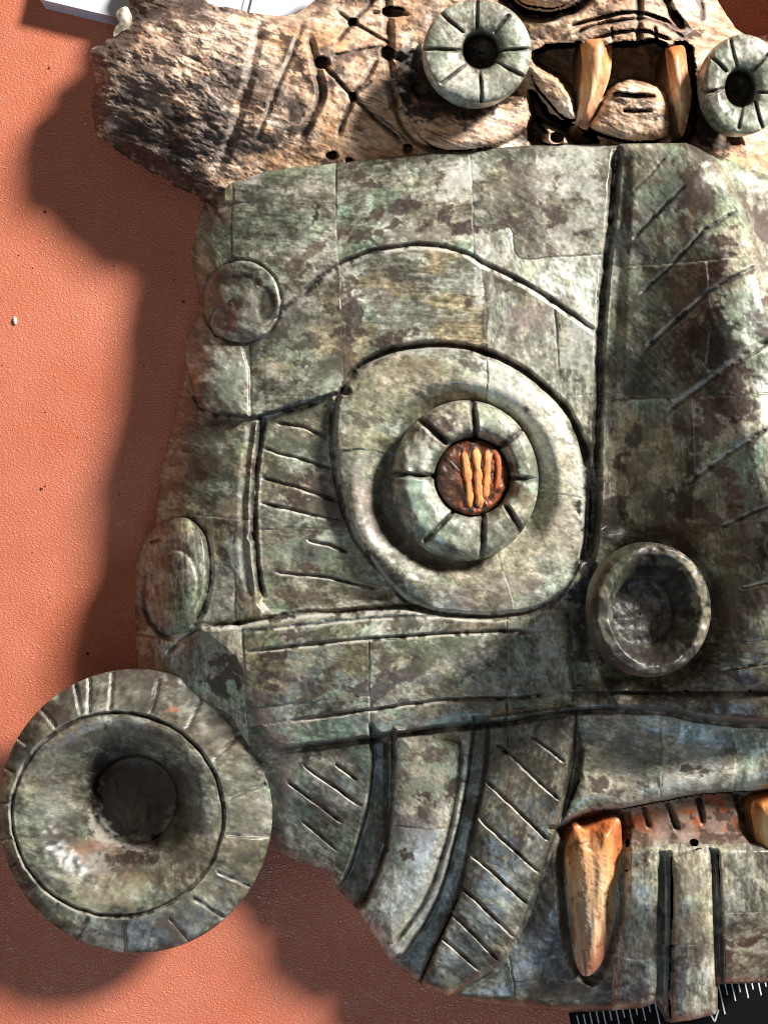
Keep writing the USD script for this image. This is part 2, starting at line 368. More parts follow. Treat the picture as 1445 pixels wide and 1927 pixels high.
Z = ndimage.map_coordinates(GZ, [(V - 240) / 20, (U - 230) / 20], order=3, mode='nearest') * 1e-3
d = np.clip(sdf, 0, 1e9)
topw = sstep(420, 340, V) * (U > 420)                      # along the top the stone ends in a short edge on the headdress
low = sstep(1440, 1680, V)
R = np.where(topw > 0.5, 14, 58 - 40 * low); DR = np.where(topw > 0.5, 1.6, 4.6 - 2.6 * low)
t = np.clip(d / R, 0, 1); Z -= 1e-3 * DR * (1 - np.sqrt(np.maximum(0, 1 - (1 - t) ** 2)))
M = Relief(U, V, Z)

DISC = [(649, 724), (681, 687), (735, 662), (797, 652), (860, 652), (918, 667), (970, 692), (1020, 728), (1062, 770), (1086, 815), (1098, 870), (1102, 930), (1100, 990), (1092, 1050), (1065, 1105), (1020, 1143), (940, 1158), (860, 1156), (800, 1146), (757, 1124), (708, 1068), (667, 1009), (645, 949), (630, 880), (625, 815), (632, 762)]
DISC = curve(DISC, 4, True)
BROW = curve([(500, 618), (536, 583), (611, 517), (673, 483), (735, 467), (797, 461), (860, 471), (919, 501), (978, 530), (1036, 565), (1124, 626)])
SCROLL = curve([(352, 690), (360, 730), (378, 762), (400, 778), (470, 787), (545, 770), (600, 752), (652, 736)])
NOSEL = curve([(1163, 262), (1156, 340), (1148, 430), (1138, 520), (1130, 620), (1126, 760), (1123, 900), (1117, 1010), (1106, 1090), (1108, 1180), (1128, 1270), (1160, 1330)])
NOSER = curve([(1296, 262), (1345, 300), (1385, 360), (1416, 440), (1436, 520), (1456, 600), (1500, 690)])
SLOT = curve([(495, 780), (482, 869), (478, 944), (479, 1019), (487, 1094), (494, 1122)])
BANDT = curve([(372, 1180), (451, 1174), (561, 1157), (650, 1152), (755, 1144), (812, 1149)])
BAND2 = curve([(467, 1227), (561, 1216), (672, 1205), (838, 1193), (1004, 1188)])
BAND3 = curve([(550, 1357), (694, 1337), (838, 1318), (954, 1315), (1043, 1307)])
BANDB = curve([(400, 1450), (470, 1424), (528, 1413), (689, 1393), (838, 1371), (954, 1359), (1049, 1343), (1140, 1336), (1190, 1337), (1250, 1340), (1320, 1354), (1400, 1362), (1530, 1366)])
LIP = curve([(1036, 1560), (1052, 1556), (1110, 1530), (1162, 1525), (1240, 1510), (1322, 1496), (1445, 1489), (1530, 1486)])
CRES = curve([(1085, 1330), (1084, 1362), (1080, 1420), (1066, 1500), (1048, 1562), (1028, 1620), (1000, 1700), (972, 1762), (940, 1814), (900, 1842), (850, 1872), (830, 1900)])
K1 = curve([(697, 1366), (699, 1392), (701, 1440), (694, 1510), (679, 1570), (657, 1640), (632, 1678)])
K2 = curve([(741, 1368), (741, 1400), (741, 1440), (735, 1540), (722, 1610), (690, 1690), (672, 1716)])
K3 = curve([(894, 1352), (893, 1378), (880, 1470), (861, 1566), (825, 1690), (766, 1788), (742, 1806), (700, 1850)])
K3B = curve([(868, 1400), (862, 1470), (842, 1570), (806, 1680), (760, 1752), (738, 1776)])
K4 = curve([(917, 1350), (916, 1392), (908, 1470), (888, 1566), (860, 1690), (815, 1790), (796, 1834), (770, 1890)])
CIRC = ell(455, 567, 74, 78, 40)
EARO = curve([(300, 985), (345, 972), (376, 990), (390, 1022), (395, 1078), (383, 1142), (362, 1174)])
EARB = curve([(276, 1075), (274, 1120), (277, 1152), (295, 1185), (325, 1204)])
GUM = curve([(1020, 1616), (1080, 1610), (1160, 1604), (1235, 1600), (1262, 1588), (1350, 1588), (1420, 1586), (1530, 1588)])
L1 = curve([(1247, 1580), (1248, 1608), (1251, 1660), (1252, 1740), (1250, 1800), (1247, 1870), (1243, 1930)])
L2 = curve([(1343, 1576), (1343, 1598), (1344, 1700), (1346, 1780), (1352, 1856)])

# --- large relief
M.step(BROW, 0.9, 45, 5, side=1)                    # below the brow line the stone swells
M.step(BROW, 0.5, 40, 4, side=-1)
M.area(DISC, 0.4, 14, dome=1.5, domer=52)
M.area(ell(860, 914, 170, 172), -4.4, 60); M.area(curve([(770, 790), (720, 850), (706, 930), (726, 1010), (790, 1064), (870, 1078), (930, 1064), (900, 1050), (820, 1030), (765, 970), (748, 900), (760, 830)], 4, True), -0.2, 24, dark=0.7, rag=8)            # pit round the eye ring; crescent painted dark for ring shade and grime
M.area(ell(1040, 905, 40, 120), 0.0, 10)
M.area(CIRC, 0.2, 8, dome=0.6, domer=30)
M.area([(461, 546), (480, 546), (481, 606), (457, 625), (436, 610), (448, 570)], 0.35, 20, pale=0.35)
M.area(ell(420, 600, 20, 26), -0.45, 14, dark=0.3)
M.area(ell(500, 575, 16, 34), -0.4, 14, dark=0.35)
M.area(ell(452, 532, 34, 16), -0.25, 14, dark=0.2)
M.area(curve([(268, 1030), (300, 985), (345, 972), (378, 995), (392, 1030), (394, 1090), (378, 1150), (345, 1185), (310, 1190), (280, 1150), (262, 1080)], 5, True), 0.6, 10, dome=2.6, domer=44)
M.area(ell(326, 1095, 46, 72), -0.4, 16)
M.area(ell(330, 1100, 40, 64), 0.3, 10, dome=0.6, domer=30)
M.area([(355, 700), (380, 650), (455, 650), (470, 700), (470, 786), (400, 776), (366, 745)], 0.2, 16, dome=1.5, domer=50)
M.step(SCROLL, 1.2, 40, 4, side=-1)
M.area(curve([(500, 786), (620, 752), (628, 840), (640, 930), (668, 1010), (700, 1070), (740, 1118), (640, 1140), (500, 1150), (488, 1060), (484, 940), (490, 860)], 4, True), -1.5, 16)
M.step(SLOT, 1.0, 40, 4, side=1)
M.step(BANDT, -1.6, 20, 6, side=-1)
M.area(curve([(372, 1180), (450, 1177), (640, 1157), (760, 1150), (820, 1160), (960, 1166), (1060, 1145), (1070, 1250), (1075, 1336), (950, 1352), (700, 1386), (530, 1404), (470, 1330), (440, 1240)], 4, True), 0.7, 10)
M.step(BANDB, -1.5, 60, 6, side=1)
NOSEB = np.vstack([curve([(1128, 1270), (1160, 1330), (1190, 1336), (1250, 1340), (1320, 1354), (1400, 1362), (1530, 1366)]), [(1530, 1100), (1150, 1100)]])
M.step(NOSEB[:-2], 2.6, 70, 5, side=-1)                                # the nose overhangs the lip
M.area(np.vstack([NOSEL, [(1250, 1345), (1530, 1370), (1530, 720), (1500, 690)], NOSER[::-1]]), 1.2, 26)
M.step(NOSER, 1.2, 60, 26, side=1)
M.area(np.vstack([NOSER, [(1530, 690), (1530, 250)]]), -2.8, 24)
M.area([(1128, 1000), (1140, 950), (1130, 700), (1160, 300), (1185, 300), (1165, 700), (1170, 960), (1190, 1000)], -1.0, 24)
M.area(ell(1120, 1190, 40, 110), -3.0, 50)
M.area(ell(1225, 1150, 130, 140), -3.5, 60)
# lip roll and mouth
LIPROLL = np.vstack([curve([(1082, 1440), (1150, 1448), (1250, 1440), (1350, 1420), (1530, 1415)]), LIP[::-1]])
M.area(LIPROLL, 1.5, 80)
ld = poly_sdf(U, V, np.vstack([LIP, [(1530, 1300), (1060, 1300)]])); M.z -= 2.6e-3 * (1 - np.sqrt(np.maximum(0, 1 - (1 - np.clip(ld / 34, 0, 1)) ** 2))) * (ld > 0) * sstep(1050, 1110, U)
MOUTH = np.vstack([LIP, [(1530, 1588)], GUM[::-1], [(1162, 1560), (1060, 1570)]])
mdl = poly_sdf(U, V, np.vstack([LIP, [(1530, 1640), (1162, 1640), (1050, 1570)]]))
MK = sstep(-7, 7, mdl) * sstep(1606, 1566, V)
M.z -= 5e-3 * MK
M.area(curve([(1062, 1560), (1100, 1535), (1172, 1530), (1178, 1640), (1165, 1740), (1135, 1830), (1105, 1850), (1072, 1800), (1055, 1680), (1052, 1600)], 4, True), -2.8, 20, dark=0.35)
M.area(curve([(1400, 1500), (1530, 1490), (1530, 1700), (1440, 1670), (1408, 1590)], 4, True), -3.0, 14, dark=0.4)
# scrolls at the corner of the mouth
M.area(np.vstack([K1, [(660, 1712)], curve([(690, 1690), (722, 1610), (728, 1560), (727, 1440), (727, 1398)])]), -2.6, 12, dark=0.25)
M.area(np.vstack([K2, K3B[::-1]]), 0.4, 10, dome=1.8, domer=60)
M.area(np.vstack([K3, K4[::-1]]), -3.0, 10, dark=0.25)
M.area(np.vstack([K4, [(820, 1900), (850, 1880)], CRES[::-1]]), 0.8, 10, dome=1.0, domer=50)
M.step(CRES, -2.6, 40, 6, side=-1)
M.area([(1083, 1366), (1097, 1412), (1090, 1468), (1056, 1552), (1060, 1482), (1075, 1412)], -2.2, 8, dark=0.6)
M.area(curve([(1262, 1615), (1335, 1600), (1340, 1700), (1344, 1850), (1348, 1912), (1262, 1930), (1262, 1700)], 3), 0.4, 12, dome=1.4, domer=36)
M.area([(1242, 1608), (1258, 1606), (1264, 1660), (1264, 1790), (1260, 1935), (1238, 1935), (1243, 1790), (1243, 1660)], -3.6, 16, dark=0.45)
M.area([(1334, 1598), (1350, 1602), (1357, 1700), (1360, 1856), (1346, 1858), (1340, 1700)], -2.5, 10, dark=0.4)
M.area(curve([(1175, 1640), (1236, 1625), (1238, 1760), (1234, 1885), (1160, 1898), (1160, 1780)], 3), 0.3, 14, dome=1.2, domer=34)
M.area(ell(1305, 1586, 8, 4.5), -2, 4, dark=1.0)

# --- incised lines: points, width, depth, dark, pale, side of the pale residue
G = M.groove
G(BROW, 5.5, 1.3, 1.0, 0.9, 1, 1); G(DISC[:26 * 4], 4.5, 1.1, 0.75, 0.75, 1, 2, False)
G(curve([(652, 720), (681, 688), (735, 662), (797, 651), (860, 652), (918, 667), (970, 690), (1020, 727), (1062, 769), (1086, 815), (1100, 870)]), 8, 1.8, 1.0, 0.7, 1, 3)
G(curve([(1096, 820), (1106, 880), (1110, 940), (1108, 1000), (1098, 1060)]), 9, 1.6, 1.0, 0.2, 1, 4)
G(SCROLL, 4.5, 1.0, 0.9, 0.9, 1, 5); G(CIRC, 3.0, 0.5, 0.7, 0.45, 1, 6, False)
G(ell(417, 606, 20, 28, 20, 90, 300), 2.5, 0.5, 0.7, 0.7, 1, 7)
G(NOSEL[:48], 8, 1.9, 0.95, 0.15, -1, 8); G(curve([(1163, 272), (1153, 350), (1146, 420), (1138, 480)]), 3, 0.4, 0.1, 1.0, 0, 9)
G(NOSER[:26], 6, 0.8, 0.3, 0.1, 1, 10)
G(SLOT, 6.0, 2.2, 1.0, 0.2, 1, 11); G(SLOT + [-20, 10], 8, 0.5, 0.15, 0.25, 1, 12)
G(BANDT, 6, 1.5, 0.9, 1.0, 1, 13); G(curve([(455, 1190), (640, 1170), (800, 1160), (940, 1167), (1040, 1152)]), 3, 0.35, 0.3, 0.8, 1, 14)
G(BAND2, 3.5, 0.9, 1.0, 0.9, 1, 15); G(BAND3, 3.2, 0.8, 1.0, 0.9, 1, 16); G(BANDB[12:], 6.0, 1.8, 1.0, 0.55, 1, 17)
G(LIP, 6, 0.5, 0.35, 0.3, -1, 18)
for i, L in enumerate([K1, K2, K3B]): G(L, 4.0, 0.9, 0.8, 0.3, -1, 20 + i)
G(K3, 4, 0.8, 0.9, 0.4, -1, 24); G(K4, 4, 0.6, 0.7, 0.2, 1, 25); G(CRES[:44], 3.5, 0.8, 0.9, 0.3, -1, 26)
G(EARO, 6, 1.3, 0.8, 0.8, -1, 27); G(EARB, 6, 1.3, 1.0, 0.7, -1, 28); G(curve([(395, 1180), (350, 1196), (312, 1232)]), 4, 0.7, 0.7, 0.6, 1, 29)
G([(286, 1021), (300, 1016)], 3, 1.0, 1.3, 0, 1, 30, False)
HATCH = [(519, 795, 571, 804, 616, 825), (498, 845, 560, 862, 624, 883), (496, 899, 560, 918, 635, 942), (491, 946, 570, 965, 655, 985), (579, 1017, 620, 1026, 653, 1038), (519, 1077, 620, 1088, 706, 1109)]
HATCH += [(573, 1442, 626, 1480, 679, 1517), (542, 1473, 593, 1510, 644, 1548), (569, 1546, 602, 1572, 635, 1601), (631, 1437, 650, 1452, 670, 1468)]
HATCH += [(936, 1400, 994, 1452, 1051, 1506), (1003, 1389, 1031, 1410, 1060, 1433), (912, 1468, 972, 1524, 1031, 1581), (899, 1537, 956, 1590, 1014, 1643), (881, 1603, 937, 1652, 994, 1703), (863, 1665, 918, 1716, 972, 1770), (850, 1719, 895, 1764, 941, 1812), (832, 1765, 866, 1796, 901, 1827)]
for i, h in enumerate(HATCH): G(np.array(h, float).reshape(3, 2), 2.9, 0.75, 1.0, 0.85, 1, 40 + i)
NH = [(1250, 295, 1222, 330, 1190, 360), (1287, 350, 1240, 398, 1193, 448), (1384, 397, 1326, 432, 1262, 500, 1205, 553), (1430, 500, 1384, 520, 1334, 549, 1208, 663), (1448, 640, 1385, 680, 1322, 725, 1262, 770), (1448, 803, 1365, 858, 1283, 917), (1446, 952, 1400, 972, 1358, 992), (1446, 1097, 1420, 1102, 1395, 1108), (1446, 1249, 1400, 1256, 1358, 1263)]
for i, h in enumerate(NH): G(np.array(h, float).reshape(-1, 2), [2.5, 3, 3.5, 4.5, 5.5, 4.5, 3.5, 3, 2.5][i], [0.4, .7, .8, 1.1, 1.1, .9, .7, .6, .5][i], [0.3, .9, .9, .7, .5, .5, .9, .4, .3][i], [0.2, .3, .3, .8, .9, 1.1, .7, 1, 1][i], 1, 60 + i)
for i, (a, b, c, e) in enumerate([(1213, 1518, 1221, 1557), (1257, 1508, 1273, 1562), (1315, 1500, 1322, 1551), (1385, 1494, 1392, 1530), (1180, 1528, 1186, 1560)]): G([(a, b), ((a + c) / 2, (b + e) / 2), (c, e)], 5, 1.3, 1.0, 0.5, -1, 80 + i)
G(ell(300, 1088, 12, 13, 14), 3, 0.2, 0.3, 0.4, 1, 88)
M.area(ell(300, 1088, 13, 14), -0.4, 5, pale=0.5, rag=3)
M.area(ell(650, 735, 9, 8), -2.0, 6, dark=1.0); M.area(ell(474, 1010, 6, 9), -1.5, 5, dark=1.0); M.area(ell(452, 1174, 12, 5), -1.0, 5, dark=1.0)

# --- mosaic seams: hair lines between the tiles
SEAMS = [[(440, 330), (437, 400), (436, 492)], [(633, 300), (632, 400), (637, 500)], [(882, 274), (888, 360), (892, 480)], [(889, 430), (958, 428), (976, 485), (1064, 481), (1140, 476)],
         [(640, 498), (643, 620), (650, 735)], [(905, 492), (914, 590), (913, 668)], [(1044, 568), (1050, 660), (1052, 757)], [(1062, 745), (1128, 742)],
         [(470, 640), (472, 720), (474, 790)], [(290, 985), (340, 968), (400, 972), (479, 980)], [(394, 1060), (440, 1075), (440, 1176)], [(362, 1174), (374, 1180)], [(250, 1196), (310, 1198), (374, 1180)], [(300, 985), (268, 1030), (262, 1075), (276, 1082)],
         [(494, 1120), (492, 1168)], [(484, 996), (560, 994), (665, 1000)], [(488, 786), (494, 782)], [(455, 1165), (460, 1260), (463, 1345), (474, 1430)], [(694, 1208), (694, 1300), (696, 1396)], [(954, 1160), (955, 1260), (955, 1362)],
         [(430, 1338), (560, 1324), (694, 1310)], [(1072, 1130), (1078, 1240), (1080, 1342)], [(467, 1227), (458, 1228)], [(1004, 1188), (1074, 1184)], [(1043, 1307), (1079, 1304)], [(550, 1357), (480, 1368), (450, 1372)],
         [(1136, 502), (1240, 498), (1330, 490), (1440, 478)], [(1126, 756), (1210, 750), (1320, 746), (1530, 738)], [(1119, 1000), (1230, 1004), (1360, 990), (1530, 975)], [(1300, 746), (1306, 870), (1302, 998)], [(1330, 490), (1336, 600), (1322, 746)], [(1100, 1224), (1340, 1210), (1530, 1200)], list(map(tuple, ell(875, 905, 116, 126, 30))),
         [(1243, 1342), (1246, 1420), (1240, 1512)], [(1382, 1360), (1384, 1430), (1378, 1494)], [(980, 918), (1050, 930), (1112, 938)], [(914, 648), (918, 720), (908, 800)], [(622, 850), (690, 846), (780, 868)], [(925, 1010), (955, 1100), (972, 1164)],
         [(958, 1385), (956, 1460), (950, 1520), (962, 1640)], [(880, 1612), (962, 1640), (1010, 1668)], [(952, 1780), (966, 1850), (966, 1915)], [(1172, 1596), (1160, 1760), (1150, 1915)], [(728, 1552), (800, 1560), (868, 1556)], [(1040, 1590), (1068, 1600)], [(1172, 1604), (1158, 1604)], [(1150, 1800), (1200, 1806), (1250, 1800)], [(1256, 1780), (1350, 1776)], [(1350, 1720), (1440, 1716), (1530, 1712)], [(966, 1850), (1060, 1846), (1152, 1850)]]
SEAMS = [curve(s, 4) for s in SEAMS]
for i, s in enumerate(SEAMS): G(s, 1.3, 0.14, [0.5, 0.3, 0.2, 0.45][i % 4], [0.1, 0.35, 0.6, 0.1][i % 4], 0, 120 + i, False, 1.6, 1.1)

# --- small unevenness of the worked stone
M.z = np.maximum(M.z + 0.003, 0.0045)
M.z += 1e-3 * (0.9 * (fb(U, V, 120, 2, 201) - 0.5) + 0.18 * (fb(U, V, 26, 3, 202) - 0.5) + 0.025 * (fb(U, V, 6, 3, 203) - 0.5))
pits = sstep(0.88, 0.95, fb(U, V, 9, 3, 204)); pits = pits * 0

# --- divide into tiles
lines = [BROW, DISC, SCROLL, CIRC, NOSEL, NOSER, SLOT, BANDT, BAND2, BAND3, BANDB, LIP, CRES, K1, K2, K3, K4, EARO, EARB, GUM, L1, L2] + SEAMS
wall = np.zeros(U.shape, bool)
for L in lines:
    m = near(U, V, L, 6)
    if m.any():
        dd, _, _ = seg_dist(U[m], V[m], L); wall[m] |= dd < 2.3
cell = sdf > -2.5 * STEP
lab, nl = ndimage.label(cell & ~wall)
size = np.bincount(lab.ravel(), minlength=nl + 1)
lab[size[lab] < 420] = 0
near_i = ndimage.distance_transform_edt(lab == 0, return_distances=False, return_indices=True)
lab = lab[near_i[0], near_i[1]]
ids = [i for i in np.unique(lab) if i]
rng = np.random.default_rng(5)
for i in ids:                                   # every tile lies a little differently
    mm = lab == i; uu, vv = U[mm], V[mm]
    sl = rng.normal(0, 0.010, 2) * np.minimum(1.0, 60 / (1 + np.ptp(uu) + np.ptp(vv)) * 4)
    M.z[mm] += 1e-4 * (sl[0] * (uu - uu.mean()) + sl[1] * (vv - vv.mean())) + rng.normal(0, 2.5e-5)
# --- colours of the stone, tile by tile
def per_tile(lo, hi):
    t = np.zeros(nl + 1); t[ids] = rng.uniform(lo, hi, len(ids)); return t
cu = {i: (0, 0) for i in ids}
com = ndimage.center_of_mass(np.ones(lab.shape), lab, ids)
tone, green, stn, tn, mo, strk, ang = per_tile(.40, .60), per_tile(.2, .9), per_tile(.2, .55), per_tile(.15, .7), per_tile(.2, .85), per_tile(.3, .9), per_tile(-.5, .5)
HINT = [  # tiles with a look of their own, some paled to paint in sheen and fill light: centre, (tone, green, stain, tan, mottling, streak, grain angle)
 ((330, 1240), (.72, .8, .4, .5, .3, 1.0, 1.5)), ((480, 1390), (.46, .8, .3, .5, .4, .4, .2)), ((530, 420), (.50, .55, .25, .15, .3, .8, .1)), ((400, 450), (.40, .3, .55, .3, .5, .5, 1.2)), ((760, 380), (.52, 1.0, .62, .3, .5, .7, -.15)), ((1010, 350), (.36, .3, .42, .35, .3, .5, .5)), ((1080, 560), (.58, .3, .35, .3, .2, .8, 1.2)),
 ((560, 640), (.46, .6, .35, .7, 1.0, .3, 0)), ((780, 560), (.56, .5, .5, .9, .4, 1.0, .05)), ((980, 620), (.60, .3, .42, .4, .3, .6, 1.4)), ((1090, 680), (.58, .3, .35, .3, .2, 1., 1.45)), ((420, 720), (.50, .8, .4, .6, .5, .4, .8)),
 ((390, 880), (.47, .8, .35, .5, .7, .5, .3)), ((330, 1080), (.52, .8, .3, .5, .3, 1.0, 1.5)), ((330, 1250), (.72, .8, .4, .5, .3, 1.0, 1.5)), ((430, 1060), (.48, .3, .4, .9, .3, .8, 1.5)), ((560, 900), (.40, .5, .5, .5, .6, .3, .2)), ((580, 1070), (.46, .8, .45, .3, .3, .5, .1)),
 ((690, 970), (.52, .3, .3, .4, .3, .4, .3)), ((1030, 1060), (.62, .4, .3, .4, .3, .4, .3)), ((800, 1100), (.55, .5, .3, .4, .4, .4, .3)), ((800, 720), (.66, .4, .32, .5, .3, .4, .3)), ((1020, 780), (.74, .3, .3, .4, .3, .6, .6)), ((580, 1260), (.44, .5, .5, .9, .6, .3, .2)), ((820, 1250), (.52, .8, .55, .4, .7, .4, .2)), ((1010, 1240), (.58, .4, .4, .4, .4, .5, 1.3)), ((600, 1370), (.50, 1., .3, .3, .4, .4, .1)), ((820, 1340), (.50, 1., .4, .4, .5, .4, .1)),
 ((1220, 400), (.40, .7, .35, .4, .4, .9, 1.45)), ((1360, 420), (.44, .8, .6, .4, .4, .6, 1.0)), ((1220, 620), (.36, .6, .45, .5, .5, .5, .9)), ((1400, 620), (.48, .8, .62, .4, .4, .7, 1.3)), ((1210, 880), (.60, .6, .5, .4, .5, .7, 1.5)), ((1400, 860), (.64, 1., .72, .3, .4, .8, 1.5)), ((1300, 1100), (.26, .4, .6, .4, .5, .5, 1.3)), ((1400, 1290), (.25, .4, .6, .4, .5, .5, .2)),
 ((1160, 1430), (.82, .6, .35, .4, .4, .6, .2)), ((1310, 1430), (.86, .7, .35, .3, .4, .8, .1)), ((1430, 1430), (.80, .5, .3, .4, .3, .8, 1.4)),
 ((600, 1500), (.58, .9, .45, .3, .6, .4, .6)), ((800, 1480), (.88, .7, .25, .4, .4, .4, .8)), ((780, 1680), (.82, .3, .25, .2, .3, .6, 1.9)), ((930, 1500), (.70, .8, .35, .4, .5, .4, .7)), ((1010, 1480), (.64, .7, .3, .4, .3, .7, .3)), ((930, 1700), (.46, .5, .4, .3, .4, .5, .8)), ((870, 1820), (.34, .4, .4, .4, .4, .5, .6)),
 ((1060, 1750), (.27, .4, .5, .4, .4, .5, 1.4)), ((1000, 1870), (.24, .5, .5, .5, .4, .4, .2)), ((1200, 1720), (.62, .4, .45, .3, .4, .9, 1.5)), ((1200, 1850), (.60, .4, .4, .3, .4, .9, 1.5)), ((1300, 1700), (.82, .5, .4, .5, .4, .9, 1.5)), ((1300, 1850), (.66, .3, .4, .3, .4, .9, 1.5)), ((1420, 1650), (.62, .4, .4, .4, .4, .9, 1.5)), ((905, 1858), (.22, .4, .4, .4, .4, .4, .2)), ((1080, 1880), (.2, .5, .5, .5, .4, .4, .2)), ((1020, 1640), (.26, .4, .5, .3, .4, .5, 1.9)), ((1300, 1540), (.45, .4, .4, .3, .4, .5, 1.5)), ((720, 1480), (.36, .6, .5, .3, .4, .5, 1.5))]
for (hu, hv), h in HINT:
    r, c = int((hv - 256) / STEP), int((hu - 240) / STEP)
    i = lab[r, c]
    tone[i], green[i], stn[i], tn[i], mo[i], strk[i], ang[i] = h
sd = (np.arange(nl + 1) * 13) % 200
C = jade_colour(U + (lab % 7) * 137.0, V + (lab % 5) * 211.0, 0, ang[lab], tone[lab], green[lab], stn[lab], tn[lab], mo[lab], strk[lab])
BR, DK, PL, GR, TN, OL = (68, 56, 51), (42, 38, 35), (212, 212, 202), (148, 166, 146), (176, 156, 124), (84, 86, 72)
